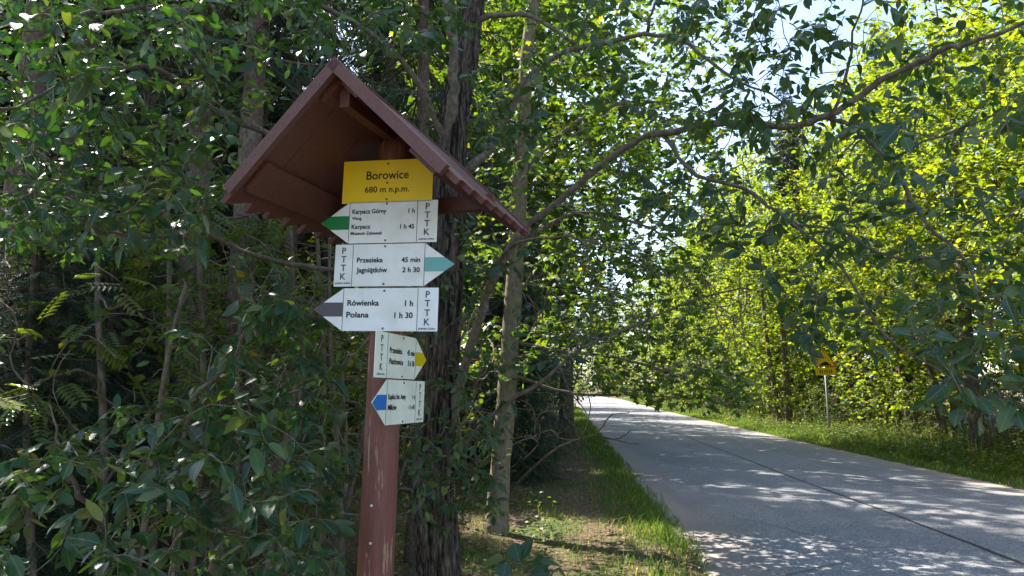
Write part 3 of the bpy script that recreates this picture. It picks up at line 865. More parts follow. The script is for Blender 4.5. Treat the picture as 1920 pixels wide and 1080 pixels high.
def pl(*a): return np.array([P(*q) for q in a])
trunk = np.vstack([[P(826, 1080, 4.2) * [1, 1, 0] + [-.03, 0, -.15]], [P(826, 1080, 4.2) * [1, 1, 0] + [-.01, 0, .25]], pl((824, 1080, 4.2), (815, 900, 4.22), (826, 720, 4.24), (838, 480, 4.3), (850, 250, 4.35), (872, 110, 4.4), (890, 0, 4.45), (930, -260, 4.5), (960, -600, 4.6))])
LIMBS = [(trunk, [.20, .155, .12, .108, .102, .098, .09, .078, .068, .05, .03], 'trunk'),
    (pl((838, 420, 4.3), (846, 250, 4.28), (850, 130, 4.2), (840, 20, 4.1), (800, -150, 3.9)), [.06, .055, .05, .045, .03], 'branch'),
    # long leaning limb that arches over the road
    (pl((838, 830, 4.22), (872, 720, 4.15), (915, 577, 4.05), (936, 520, 4.0), (978, 450, 3.95), (1017, 408, 3.9), (1060, 372, 3.85), (1190, 268, 3.7), (1256, 253, 3.6), (1375, 234, 3.4), (1493, 240, 3.2), (1552, 222, 3.1), (1612, 178, 3.0), (1730, 113, 2.8), (1801, 83, 2.65), (1940, 40, 2.45), (2150, -30, 2.2)),
     [.048, .044, .04, .038, .035, .031, .028, .026, .025, .024, .023, .022, .022, .019, .016, .012, .006], 'branch'),
    (pl((930, 265, 4.36), (950, 220, 4.3), (987, 148, 4.2), (1045, 105, 4.1), (1100, 84, 4.0), (1197, 64, 3.85), (1256, 68, 3.75), (1304, 95, 3.65), (1375, 148, 3.5), (1470, 190, 3.4)), [.034, .032, .029, .027, .025, .022, .019, .016, .012, .006], 'branch'),
    (pl((852, 330, 4.33), (890, 300, 4.36), (930, 265, 4.36)), [.05, .04, .033], 'branch'),
    (pl((885, 40, 4.44), (945, 25, 4.35), (1018, 42, 4.2), (1079, 83, 4.05)), [.03, .026, .02, .015], 'branch'),
    (pl((1245, 258, 3.6), (1281, 303, 3.5), (1316, 331, 3.42), (1393, 356, 3.3), (1439, 384, 3.2), (1492, 426, 3.1), (1560, 479, 3.0), (1626, 588, 2.85), (1696, 659, 2.7), (1784, 704, 2.55)), [.018, .017, .016, .0145, .013, .011, .009, .008, .006, .004], 'branch'),
    (pl((1337, 344, 3.4), (1365, 391, 3.38), (1383, 447, 3.36), (1386, 518, 3.35)), [.008, .007, .006, .003], 'branch'),
    (pl((1548, 222, 3.1), (1595, 233, 3.05), (1664, 289, 2.92), (1708, 355, 2.8), (1724, 399, 2.72), (1774, 453, 2.6), (1812, 484, 2.5), (1838, 560, 2.35), (1836, 680, 2.25)), [.014, .013, .0125, .012, .011, .010, .009, .006, .004], 'branch'),
    (pl((1672, 292, 2.9), (1720, 268, 2.8), (1780, 248, 2.7), (1843, 223, 2.6), (1930, 190, 2.45)), [.010, .009, .008, .007, .005], 'branch'),
    (pl((1493, 426, 3.1), (1576, 431, 3.0), (1632, 465, 2.9), (1711, 491, 2.75), (1790, 487, 2.6), (1900, 480, 2.4)), [.009, .009, .008, .007, .006, .004], 'branch'),
    (pl((1215, 60, 3.84), (1222, 30, 3.8), (1232, -10, 3.75), (1300, -120, 3.6)), [.014, .012, .010, .006], 'branch'),
    (pl((1552, 222, 3.1), (1580, 160, 3.0), (1600, 70, 2.9), (1625, -20, 2.8)), [.012, .010, .008, .005], 'branch'),
    # lower bare sweeping branches
    (pl((850, 860, 4.2), (900, 800, 4.1), (957, 749, 4.0), (1017, 718, 3.95), (1059, 672, 3.9), (1120, 633, 3.85), (1210, 596, 3.8), (1300, 565, 3.7), (1390, 545, 3.6), (1480, 560, 3.5)), [.022, .02, .018, .016, .015, .013, .011, .009, .007, .004], 'branch'),
    (pl((846, 660, 4.24), (870, 600, 4.15), (900, 545, 4.05), (960, 470, 3.9), (1040, 445, 3.8), (1130, 460, 3.7), (1250, 520, 3.6)), [.02, .018, .016, .014, .011, .008, .004], 'branch'),
    # boughs to the left, behind the roof and then towards the viewer
    (pl((836, 430, 4.3), (760, 330, 4.1), (640, 300, 3.75), (505, 255, 3.4), (430, 220, 3.2), (385, 190, 3.05), (310, 140, 2.85), (190, 130, 2.6), (60, 190, 2.35), (-60, 240, 2.15)), [.04, .036, .03, .026, .023, .02, .016, .012, .008, .005], 'branch'),
    (pl((847, 280, 4.34), (760, 120, 4.05), (640, 30, 3.7), (480, -10, 3.3), (330, 30, 2.95), (180, 20, 2.6), (40, 60, 2.3)), [.035, .03, .025, .02, .016, .011, .005], 'branch'),
    (pl((822, 600, 4.25), (720, 520, 4.1), (600, 500, 3.8), (480, 470, 3.45), (370, 430, 3.15), (250, 440, 2.85), (100, 400, 2.5)), [.03, .026, .022, .018, .014, .010, .005], 'branch'),
]
REG = [ # n twigs, polygon in the photo, depth range
    (627, [(-80, -60), (560, -60), (560, 120), (430, 330), (420, 470), (-80, 470)], 2.15, 3.5, 0, 0),
    (228, [(-80, -60), (620, -60), (430, 330), (420, 500), (-80, 500)], 3.3, 4.4, 0, 0),
    (133, [(520, -60), (900, -60), (880, 90), (560, 110)], 2.7, 4.2, 0, 0),
    (56, [(440, 470), (600, 440), (600, 620), (480, 640)], 2.5, 3.0, 0, 0),
    (58, [(870, 120), (1030, 120), (1010, 330), (900, 330)], 3.2, 3.9, 0, 0),
    (250, [(1000, -60), (1960, -60), (1960, 240), (1500, 330), (1250, 230), (1000, 160)], 2.6, 4.0, 0, 0),
    (120, [(1250, 200), (1700, 180), (1720, 430), (1560, 540), (1300, 440)], 2.6, 3.7, 0, 0),
    (60, [(1640, 200), (1980, 160), (1980, 560), (1740, 560)], 2.15, 2.7, 0, 0),
    (5, [(1510, 640), (1565, 640), (1565, 690), (1510, 690)], 2.9, 3.2, 0, 0),
    (14, [(1430, 540), (1620, 540), (1640, 640), (1480, 650)], 2.7, 3.3, 0, 0),
    (60, [(1340, 0), (1570, 10), (1570, 220), (1380, 200)], 2.8, 3.6, 0, 0),
    (40, [(1120, 290), (1330, 300), (1320, 470), (1130, 450)], 3.3, 4.0, 0, 0),
    (60, [(1690, 540), (1960, 520), (1960, 780), (1760, 800)], 1.95, 2.4, 0, 0),
    (44, [(1380, 430), (1740, 440), (1790, 700), (1600, 690), (1480, 600)], 2.5, 3.3, 0, 0),
    (46, [(800, 400), (900, 400), (890, 780), (800, 780)], 3.75, 4.0, 0, 0),
    (84, [(760, 800), (960, 760), (960, 960), (790, 1000)], 3.5, 4.1, 0, 0),
    (42, [(860, 430), (1120, 430), (1120, 700), (880, 700)], 3.6, 4.3, 0, 0),
]
willow('goat_willow_tree', 'old goat willow with furrowed dark trunk behind the signpost, limbs arching over the road', LIMBS, REG, 3, M['willow_bark'], bare=[(120, [(860, 420), (1120, 430), (1120, 840), (880, 880)], 3.6, 4.7), (150, [(1040, 430), (1420, 500), (1400, 700), (1060, 720)], 3.4, 4.4), (150, [(1000, 0), (1600, 0), (1600, 470), (1020, 450)], 3.1, 4.2), (50, [(450, 500), (640, 620), (660, 1000), (480, 900)], 3.4, 4.4)])
b0 = P(330, 1080, 3.0) * [1, 1, 0]
SH = [(np.vstack([[b0 + [0, 0, -.1]], [b0 + [.0, 0, .35]], pl((400, 1080, 3.0), (470, 960, 3.0), (540, 850, 3.0), (568, 740, 3.0), (560, 600, 2.95), (520, 520, 2.85))]), [.035, .03, .026, .022, .018, .014, .009, .004], 'stem'),
    (np.vstack([[b0 + [-.05, 0, -.1]], [b0 + [-.1, -.05, .3]], pl((330, 1010, 2.85), (330, 880, 2.75), (360, 760, 2.7), (420, 680, 2.65), (470, 600, 2.6))]), [.03, .027, .023, .019, .014, .009, .004], 'stem'),
    (np.vstack([[b0 + [-.1, -.05, -.1]], [b0 + [-.2, -.15, .3]], pl((200, 1040, 2.6), (150, 940, 2.45), (110, 850, 2.4), (90, 760, 2.4))]), [.028, .025, .02, .015, .01, .004], 'stem'),
    (np.vstack([[b0 + [.05, 0, -.1]], [b0 + [.2, .1, .4]], pl((560, 1070, 3.05), (640, 930, 3.1), (655, 800, 3.15), (640, 690, 3.15))]), [.022, .02, .016, .013, .009, .004], 'stem')]
REG2 = [
    (270, [(0, 860), (280, 740), (640, 800), (650, 1120), (-60, 1140)], 2.0, 2.9, 0, 0),
    (90, [(300, 620), (520, 560), (660, 740), (640, 900), (380, 860)], 2.5, 3.2, 0, 0),
    (34, [(430, 480), (600, 470), (610, 620), (480, 640)], 2.5, 2.9, 0, 0),
    (26, [(500, 900), (665, 850), (668, 1090), (480, 1090)], 2.9, 3.3, 0, 0),
]
willow('goat_willow_shrub', 'low goat willow shrub with broad blue-green leaves, left of the signpost post', SH, REG2, 8, M['branch_bark'], (.06, .105))

# ================================================================== SYCAMORE WITH PALE TRUNK
def sycamore():
    rng = np.random.default_rng(21)
    b = np.array([-.17, 8.5, 0.]); b[2] = float(zg(b[0], b[1])) - .05
    root = thing('sycamore_tree', 'slender sycamore with smooth pale trunk between the old willow and the road', 'tree', b)
    tp = np.vstack([[b + [-.02, 0, 0]], [b + [.0, 0, .25]], pl((938, 880, 8.5), (948, 760, 8.5), (957, 640, 8.5), (966, 500, 8.5), (974, 360, 8.5), (982, 220, 8.5), (990, 80, 8.55)), [[.5, 8.7, 8], [.7, 8.8, 10.5]]])
    rad = [.17, .135, .118, .112, .108, .102, .095, .088, .08, .05, .02]
    q = spline(tp, 60); r = np.interp(np.linspace(0, 1, 60), np.linspace(0, 1, len(rad)), rad)
    g = Geo(); g.tube(q, r * (1 + .025 * rng.standard_normal(60)), 18)
    add('trunk', g.build('trunk', M['pale_bark'], True, b), root)
    sk = Skel(); sk.line(q[14:], r[14:])
    def br(pts, r0):
        q = spline(pts, 16); rr = np.linspace(r0, .006, 16); sk.line(q, rr)
        g = Geo(); g.tube(q + rng.normal(0, .006, q.shape), rr, 7); add('branch', g.build('branch', M['maple_bark'], True, b), root)
    br(pl((957, 640, 8.5), (1060, 660, 8.3), (1150, 670, 8.1), (1260, 700, 7.9), (1370, 760, 7.7)), .028)
    br(pl((953, 700, 8.5), (1060, 735, 8.5), (1180, 740, 8.5), (1290, 745, 8.6)), .022)
    br(pl((968, 460, 8.5), (1080, 400, 8.3), (1200, 420, 8.2), (1300, 480, 8.1)), .035)
    br(pl((976, 330, 8.5), (1080, 230, 8.5), (1200, 190, 8.6), (1330, 210, 8.7)), .035)
    br(pl((978, 300, 8.5), (900, 200, 8.6), (800, 140, 8.8)), .03)
    br(pl((964, 540, 8.5), (1060, 520, 9.2), (1150, 560, 9.8)), .025)
    pts = np.vstack([points_in(rng, 620, [(880, -80), (1400, -80), (1420, 260), (1180, 300), (900, 330)], 6.8, 10.5),
                     points_in(rng, 520, [(1000, 300), (1130, 330), (1180, 460), (1330, 500), (1340, 640), (1020, 640)], 7.3, 10.0),
                     points_in(rng, 520, [(1080, 200), (1330, 230), (1400, 400), (1330, 520), (1120, 470)], 7.4, 10.5),
                     points_in(rng, 200, [(1000, 640), (1200, 640), (1420, 690), (1400, 775), (1260, 770), (1080, 728)], 7.2, 9.6),
                     points_in(rng, 330, [(1000, 600), (1300, 600), (1420, 700), (1430, 770), (1230, 760), (1080, 720)], 7.2, 9.2),
                     points_in(rng, 160, [(840, 300), (1000, 300), (1000, 740), (850, 740)], 7.5, 9.5),
                     points_in(rng, 150, [(720, -60), (960, -60), (900, 240), (760, 240)], 7.5, 10.0),
                     np.stack([rng.normal(.3, 1.5, 160), rng.normal(8.8, 1.5, 160), rng.uniform(5.5, 11, 160)], 1)])
    k = len(pts) // 6; ix = rng.permutation(len(pts))
    sk.reach(pts[ix[:k]], rng, .05, .003, 8); sk.reach(pts[ix[k:]], rng, .03, .0018, 6)
    g = Geo()
    for q, r in sk.twigs: g.tube(q, r, 4, cap=False)
    add('twig_growth', g.build('twig_growth', M['maple_bark'], True, b), root, stuff=True)
    g = Geo()
    for q, r in sk.twigs:
        p_, d_, n_ = spray(q, rng, rng.uniform(.3, .7), .045, (30, 85), .25, 1.0, .4)
        g.leaves(MAPLE_T, p_, d_, n_, rng.uniform(.06, .12, len(p_)), rng.uniform(0, 1, len(p_)))
    add('crown', g.build('crown', M['syc'], False, b), root, stuff=True)
sycamore()

# ================================================================== GENERIC BROADLEAF TREES
def broadleaf_mesh(seed, h, rx, z0, ntw, leafT, lsize, mats, trunk_r, spacing=.055, slen=(.4, .9), multi=1, jit=.4, lean=.03):
    rng = np.random.default_rng(seed)
    sk = Skel(); tg = Geo()
    for m in range(multi):
        off = np.array([rng.normal(0, .25), rng.normal(0, .25), 0]) * (m > 0)
        ex = rng.normal(0, lean * h + .25 * (multi > 1), 2)
        n = 18; u = np.linspace(0, 1, n)
        q = np.stack([off[0] + ex[0] * u ** 1.3 + .06 * h / 8 * np.sin(u * 7 + rng.uniform(0, 6)), off[1] + ex[1] * u ** 1.3 + .06 * h / 8 * np.sin(u * 6 + rng.uniform(0, 6)), -.15 + u * h * .93], 1)
        r = trunk_r * (1 - u) ** .8 * (.75 if m else 1) + .012; r[0] *= 1.25
        tg.tube(q, r, 10); sk.line(q[2:], r[2:])
    pts = []
    while len(pts) < ntw:
        p = rng.uniform(-1, 1, 3)
        rr = math.sqrt(p[0] ** 2 + p[1] ** 2)
        f = p[2]
        prof = math.sqrt(max(0, 1 - max(f, -.55 * 1.0) ** 2)) if f > 0 else 1 - .35 * f * f
        if rr < prof and rr > prof * .25:
            ang = math.atan2(p[1], p[0])
            lump = 1 + .22 * math.sin(ang * 3 + f * 5 + seed) + .12 * math.sin(ang * 7 - f * 9)
            pts.append((p[0] * rx * lump, p[1] * rx * lump, z0 + (f + 1) / 2 * (h - z0)))
    pts = np.array(pts)
    k = ntw // 7
    sk.reach(pts[:k], rng, .04, .006, 8, up=1); sk.reach(pts[k:], rng, .03, .0025, 6)
    bg = Geo()
    for q, r in sk.twigs: bg.tube(q, np.maximum(r, .003) * 1.6, 4, cap=False)
    lg = Geo()
    P_, D_, N_ = [], [], []
    for q, r in sk.twigs:
        a, b, c = spray(q, rng, rng.uniform(*slen), spacing, (25, 85), .22, 1.0, jit)
        a = a + rng.normal(0, .04, a.shape)
        P_.append(a); D_.append(b); N_.append(c)
    P_ = np.vstack(P_); lg.leaves(leafT, P_, np.vstack(D_), np.vstack(N_), rng.uniform(.7, 1.25, len(P_)) * lsize, rng.uniform(0, 1, len(P_)))
    return tg.build('trunk', mats[0], True), bg.build('branch_work', mats[0], True), lg.build('crown', mats[1], False)
def proto(name, label, cat, loc, meshes, group, rz=0, scale=1):
    r = thing(name, label, cat, loc, group, rz, scale)
    add('trunk', meshes[0], r); add('branch_work', meshes[1], r, stuff=True); add('crown', meshes[2], r, stuff=True)
    return r
def G0(x, y): return (float(x), float(y), float(zg(x, y)))
rg = np.random.default_rng(77)
MB = [broadleaf_mesh(101, 9.5, 2.6, .7, 1150, PENTA_T, .135, (M['maple_bark'], M['maple']), .14, multi=2),
      broadleaf_mesh(102, 12.5, 3.0, 2.1, 1900, PENTA_T, .14, (M['maple_bark'], M['maple']), .17, multi=1),
      broadleaf_mesh(103, 6.5, 2.2, .3, 900, PENTA_T, .12, (M['maple_bark'], M['maple']), .09, multi=3)]
MT = ['tall maple in the sunlit wood across the road', 'broad maple with a single stem in the wood across the road', 'young many-stemmed maple on the edge of the wood across the road']
protos = [None] * 3
def put_maple(k, s_, t_, rz, sc):
    x, y = xy(s_, t_); loc = G0(x, y)
    if protos[k] is None:
        protos[k] = proto('maple_tree', MT[k], 'tree', loc, MB[k], 'maples in the wood across the road', rz, sc)
    else:
        copy_tree(protos[k], loc, rz, sc)
edge = [(10.5, 11.2), (13, 10.7), (15.5, 11.6), (18.5, 10.6), (21.5, 11.4), (25, 10.8), (28.5, 11.5), (32, 10.6), (36, 11.3), (40, 10.7), (45, 11.3), (50, 10.5), (56, 11), (62, 10.4), (69, 10.8), (76, 10.2), (84, 10.6), (93, 10.0), (102, 9.6), (112, 9.6)]
for i, (s_, t_) in enumerate(edge):
    put_maple(1 if i in (2, 3) else [2, 0, 2, 1, 0, 2][i % 6], s_, t_ - (0 if 20 < s_ < 29 else .9) + rg.uniform(-.3, .6), rg.uniform(0, 6.28), rg.uniform(.85, 1.12) * (1.25 if s_ > 24 else 1))
for i in range(17):
    put_maple([0, 1, 1][i % 3], 9 + i * 5.2 + rg.uniform(-1, 1), 15.5 + rg.uniform(-1.2, 2.2), rg.uniform(0, 6.28), rg.uniform(1.25, 1.65))
VM = (MB[1][0], MB[1][1], MB[1][2].copy())
VM[2].materials[0] = M['syc']
vt = None
for x, y, sc, rz in ((1.75, 25.0, 1.5, 2.6), (-.6, 19.5, 1.35, .4), (-1.0, 25.0, 1.5, 2.0), (-2.6, 30.0, 1.5, 4.0), (.9, 36.0, 1.1, 3.5), (1.6, 47.0, 1.2, 5.0), (1.2, 60.0, 1.3, 1.1)):
    if vt is None:
        vt = proto('sycamore_tree', 'leafy sycamore on the left verge farther along the road', 'tree', G0(x, y), VM, 'sycamores along the left verge', rz, sc)
    else:
        copy_tree(vt, G0(x, y), rz, sc)
DEEP = None
for px, Y in [(-60, 26), (40, 34), (110, 24), (190, 32), (270, 27), (330, 38), (410, 30), (480, 36), (560, 28), (630, 33), (700, 38), (760, 31), (830, 37), (890, 42), (940, 50), (980, 62), (150, 45), (300, 48), (520, 47), (680, 50)]:
    x = (px - 960) / F * Y / CP
    if DEEP is None:
        DEEP = proto('maple_tree', 'maple deep in the wood behind the signpost, sunlit between the spruce trunks', 'tree', G0(x, Y), MB[1], 'maples deep in the wood behind the signpost', 1, 1)
    else:
        copy_tree(DEEP, G0(x, Y), rg.uniform(0, 6.28), rg.uniform(.8, 1.15))
for i in range(9):                                               # where the road bends away
    put_maple([1, 0, 1][i % 3], 118 + rg.uniform(0, 22), -9 + i * 3.2, rg.uniform(0, 6.28), rg.uniform(1.0, 1.4))

# ================================================================== SPRUCES
def comb():
    V = [(-.008, 0, 0), (.008, 0, 0), (0, 1, -.1)]; T3 = [[0, 1, 2]]
    for i in range(9):
        y = .06 + i * .105; z = -.1 * y * y
        for sg in (-1, 1):
            k = len(V); V += [(0, y - .022, z), (0, y + .022, z), (sg * .075 * (1 - .4 * y), y + .07, z + .015)]; T3.append([k, k + 1, k + 2])
    return np.array(V, float), np.array(T3)
COMB_T = comb()
def spruce_mesh(seed, h, z0, rb, r0, whorl=.42, nb=7, twigs=22, dead_from=None, droop=.5, fine=False):
    rng = np.random.default_rng(seed)
    tg = Geo(); n = 20; u = np.linspace(0, 1, n)
    q = np.stack([.05 * np.sin(u * 5), .05 * np.cos(u * 4), -.2 + u * (h + .2)], 1)
    r = r0 * (1 - u) ** .9 + .01; r[0] *= 1.35; r[1] *= 1.08
    tg.tube(q, r, 14)
    lg = Geo(); bg = Geo()
    p_, d_, n_, s_ = [], [], [], []
    z = z0
    while z < h - .2:
        f = (z - z0) / (h - z0)
        Lb = rb * (1 - f) ** .85 * (1 if f > .06 else .8) + .15
        k = nb if f < .7 else 5
        a0 = rng.uniform(0, 6.28)
        for i in range(k):
            a = a0 + i * 6.283 / k + rng.normal(0, .2); L_ = Lb * rng.uniform(.75, 1.15)
            dr = droop * (1 - f) * L_
            v = np.linspace(0, 1, 7)
            out = np.array([math.cos(a), math.sin(a), 0])
            b = out[None] * (v * L_)[:, None]; b[:, 2] = z + rng.normal(0, .08) - dr * (v ** 1.2) * .75 + .22 * L_ * np.clip(v - .6, 0, 1) + .04
            bg.tube(b, np.linspace(.008 + .012 * L_, .004, 7), 4, cap=False)
            m = max(6, int(twigs * L_ / 1.6))
            side = np.array([-out[1], out[0], 0])
            for w_ in np.linspace(.18, 1, m):
                c = np.array([np.interp(w_, v, b[:, j]) for j in range(3)])
                for sg in (-1, 1):
                    ln = (.16 + .34 * (1 - w_) * min(1, L_) + .08) * rng.uniform(.7, 1.2)
                    dd = out * rng.uniform(.3, .8) + side * sg * rng.uniform(.5, 1.0) + np.array([0, 0, -1]) * rng.uniform(.25, 1.1) * (1.1 - .5 * f)
                    p_.append(c); d_.append(dd); s_.append(ln); n_.append(np.array([0, 0, 1.]) + rng.normal(0, .7, 3))
        z += whorl * rng.uniform(.8, 1.2) * (1 - .35 * f)
    ST = (np.array([(0, 0, 0), (-.045, .2, .02), (-.04, .7, -.04), (0, 1, -.1), (.04, .7, -.04), (.045, .2, .02)], float), np.array([[0, 5, 4], [0, 4, 3], [0, 3, 2], [0, 2, 1]]))
    lg.leaves(COMB_T if fine else ST, p_, d_, n_, s_, rng.uniform(0, 1, len(p_)))
    if dead_from is not None:                                    # dead lower branches, bare
        zz = dead_from
        while zz < z0 + .5:
            a = rng.uniform(0, 6.28); L_ = rng.uniform(.4, 1.5)
            v = np.linspace(0, 1, 6)
            b = np.stack([math.cos(a) * v * L_, math.sin(a) * v * L_, zz - .25 * L_ * v ** 1.5 + rng.normal(0, .02, 6)], 1)
            bg.tube(b, np.linspace(.011, .003, 6), 4, cap=False)
            for w_ in (2, 3, 4, 5):
                e = b[w_] + rng.normal(0, .22, 3); bg.tube([b[w_], (b[w_] + e) / 2 + [0, 0, -.02], e], [.004, .003, .0015], 3, cap=False)
            zz += rng.uniform(.08, .2)
    return tg.build('trunk', M['spruce_bark'], True), bg.build('branch_work', M['spruce_bark'], True), lg.build('crown', M['needle'], False)
SPR_FOREST = [spruce_mesh(201, 20, 8.0, 1.55, .17, .62, 6, 22, .9), spruce_mesh(202, 16, 5.2, 1.4, .14, .6, 5, 22, .7)]
SPR_FULL = [spruce_mesh(203, 17, .6, 2.7, .17, .38, 8, 34), spruce_mesh(204, 6.5, .25, 1.35, .07, .26, 9, 40, fine=True)]
sp = {}
def put_spruce(key, meshes, label, group, x, y, rz, sc):
    loc = G0(x, y)
    if key not in sp:
        sp[key] = proto('spruce_tree', label, 'tree', loc, meshes, group, rz, sc)
        return sp[key]
    return copy_tree(sp[key], loc, rz, sc, label)
SL = ['tall spruce with bare straight trunk in the dark wood behind the signpost', 'spruce with dead lower twigs in the dark wood behind the signpost']
near = [(14, 7.0, 0, 1.0), (368, 7.6, 1, 1.05), (452, 6.6, 1, .95), (785, 6.9, 1, .62), (110, 9.5, 0, 1), (515, 17.5, 0, .95), (250, 11, 1, 1.1), (690, 17, 1, .9), (172, 18, 0, .9), (320, 20.5, 0, 1), (430, 19, 1, 1), (60, 16, 1, 1.1), (540, 17, 0, 1), (720, 15, 0, 1.05), (850, 19, 0, 1), (220, 20, 0, 1), (390, 22, 1, 1), (610, 23, 0, 1), (120, 25, 0, 1), (480, 28, 1, 1), (760, 27, 0, 1), (300, 30, 0, 1), (20, 28, 1, 1), (880, 32, 0, 1)]
LD = 'full dark spruce standing far back in the wood behind the signpost'
for px, Y in ((-120, 22), (0, 30), (90, 21), (180, 27), (280, 24), (400, 26), (520, 24), (610, 29), (700, 24), (790, 34), (900, 38), (350, 34), (60, 38)):
    put_spruce('d', SPR_FULL[0], LD, 'full spruces far back in the wood', (px - 960) / F * Y / CP, Y, rg.uniform(0, 6.28), rg.uniform(.85, 1.15))
for px, Y, sc in ((40, 10.5, .95), (180, 19, 1.0), (410, 18, 1.05), (130, 17, 1.1)):
    put_spruce('d', SPR_FULL[0], 'dark full spruce with drooping boughs, close behind the willow shrub', '', (px - 960) / F * Y / CP, Y, rg.uniform(0, 6.28), sc)['group'] = 'full spruces close behind the willow shrub'
OWN = {14: 'thick spruce trunk standing beside the young dark spruce, left of the willow shrub', 368: 'spruce trunk rising directly behind the middle of the willow shrub',
       452: 'nearest spruce trunk behind the signpost roof eave, between shrub and post', 785: 'thin spruce stem just behind the old willow trunk, above the roof'}
for px, Y, k, sc in near:
    x = (px - 960) / F * Y / CP
    o = put_spruce('f%d' % k, SPR_FOREST[k], SL[k], 'spruces in the wood behind the signpost', x, Y, rg.uniform(0, 6.28), sc * rg.uniform(.93, 1.07))
    if px in OWN:
        o['label'] = OWN[px]
for x, y in ((-7.5, 3.5), (-10, 6), (-9, 1), (-12.5, 9), (-13, 3), (-15, 14), (-17, 8)):      # the same wood going on beyond the frame
    put_spruce('f0', SPR_FOREST[0], SL[0], '', x, y, rg.uniform(0, 6.28), rg.uniform(.9, 1.1))
for s_, t_ in ((34, -3.2), (41, -4), (49, -3), (58, -4), (68, -3.4), (80, -4), (92, -5), (104, -8)):
    x, y = xy(s_, t_); put_spruce('f1', SPR_FOREST[1], SL[1], '', x, y, rg.uniform(0, 6.28), rg.uniform(.95, 1.2))
LB = 'dark young spruce with boughs to the ground on the left verge'
for x, y, sc in ((-.1, 13.6, 1.05), (.0, 17.5, .9), (-.9, 15.5, 1.2)):
    put_spruce('v', SPR_FULL[1], LB, 'young spruces on the left verge', x, y, rg.uniform(0, 6.28), sc)
for px, Y, sc, lb in ((70, 5.6, .62, 'dark young spruce with drooping boughs under the willow, left of the signpost'), (215, 7.4, .78, 'dark young spruce half hidden among rowan leaves, left of the signpost')):
    copy_tree(sp['v'], G0((px - 960) / F * Y / CP, Y), rg.uniform(0, 6.28), sc, lb)['group'] = 'young spruces under the willow'
LR = 'tall full spruce rising behind the maples across the road'
for s_, t_, sc in ((34, 15.5, 1.15), (44, 14, 1.2), (52, 17, 1.3), (27, 19, 1.35), (20, 18.5, 1.35), (62, 15, 1.1), (75, 14, 1.15), (90, 14, 1.2), (15, 20, 1.1), (110, 10, 1.2), (125, 2, 1.2), (125, -6, 1.2), (118, -12, 1.1)):
    x, y = xy(s_, t_); put_spruce('r', SPR_FULL[0], LR, 'spruces across the road', x, y, rg.uniform(0, 6.28), sc)

# ================================================================== UNDERSTORY
SHM = [broadleaf_mesh(301, 2.6, 1.15, .2, 170, OVAL_T, .075, (M['maple_bark'], M['shrub']), .018, .04, (.2, .5), multi=4, jit=.5, lean=.08),
       broadleaf_mesh(302, 3.8, 1.5, .6, 200, PENTA_T, .09, (M['maple_bark'], M['syc']), .03, .05, (.3, .6), multi=3, jit=.45, lean=.06),
       broadleaf_mesh(303, 3.4, 1.2, .7, 70, PINN_T, .24, (M['maple_bark'], M['shrub']), .022, .09, (.3, .5), multi=2, jit=.35, lean=.06)]
uk = {}
def put_shrub(k, name, label, group, x, y, rz, sc):
    key = (k, label)
    if key not in uk:
        uk[key] = proto(name, label, 'shrub', G0(x, y), SHM[k], group, rz, sc)
    else:
        copy_tree(uk[key], G0(x, y), rz, sc)
for i, (px, Y, k) in enumerate([(230, 5.4, 2), (330, 6.0, 2), (470, 5.6, 0), (560, 6.8, 2), (640, 6.2, 1), (720, 7.6, 0), (350, 9.5, 1), (500, 9.0, 0), (80, 10.5, 1), (620, 10.5, 1), (740, 12.5, 1), (250, 13, 1), (430, 12, 1), (560, 14, 0), (130, 14, 1), (700, 13.5, 1), (830, 11, 0), (860, 14, 1), (340, 18, 1), (520, 20, 1), (200, 22, 1), (680, 21, 1), (800, 24, 1), (60, 20, 1)]):
    x = (px - 960) / F * Y / CP
    nm = ['hazel_shrub', 'maple_sapling', 'rowan_sapling'][k]
    lb = ['leafy shrub with small oval leaves under the spruces', 'maple sapling growing under the spruces behind the signpost', 'rowan sapling with feathery leaves under the spruces'][k]
    put_shrub(k, nm, lb, 'undergrowth in the wood behind the signpost', x, Y, rg.uniform(0, 6.28), rg.uniform(.8, 1.15))
for s_, t_, k in ((20, -.6, 1), (24, -1.2, 0), (28, -.8, 1), (33, -1.4, 1), (38, -.9, 0), (44, -1.3, 1), (52, -1, 1), (60, -1.5, 1), (70, -1.2, 1), (82, -1.6, 1), (95, -3, 1), (11.5, -1.5, 0)):
    x, y = xy(s_, t_)
    put_shrub(k, ['hazel_shrub', 'maple_sapling'][k], ['low dense shrub on the left verge of the road', 'leafy sapling leaning from the left verge of the road'][k], 'shrubs on the left verge', x, y, rg.uniform(0, 6.28), rg.uniform(.8, 1.2))
for i in range(14):
    x, y = xy(106 + rg.uniform(0, 20), -7 + i * 1.25)
    put_shrub(1, 'maple_sapling', 'leafy sapling where the road bends out of sight', 'saplings at the bend of the road', x, y, rg.uniform(0, 6.28), rg.uniform(1.0, 1.5))
for i in range(12):
    x, y = xy(62 + i * 4.5, -3.4 + rg.uniform(-1.2, 1.4))
    put_shrub(1, 'maple_sapling', 'leafy sapling leaning from the left verge of the road', 'shrubs on the left verge', x, y, rg.uniform(0, 6.28), rg.uniform(1.0, 1.5))
for i in range(22):
    s_ = 9.5 + i * 2.6 + rg.uniform(-.6, .6); t_ = (9.5 if not 20 < s_ < 27 else 10.4) + rg.uniform(-.3, .9); k = [0, 1, 0][i % 3]
    if 14 < s_ < 21 and i % 3: continue
    x, y = xy(s_, t_)
    put_shrub(k, ['hazel_shrub', 'maple_sapling'][k], ['low bushy shrub at the foot of the wood across the road', 'bright sapling at the foot of the wood across the road'][k], 'shrubs along the wood across the road', x, y, rg.uniform(0, 6.28), rg.uniform(.5, .85))

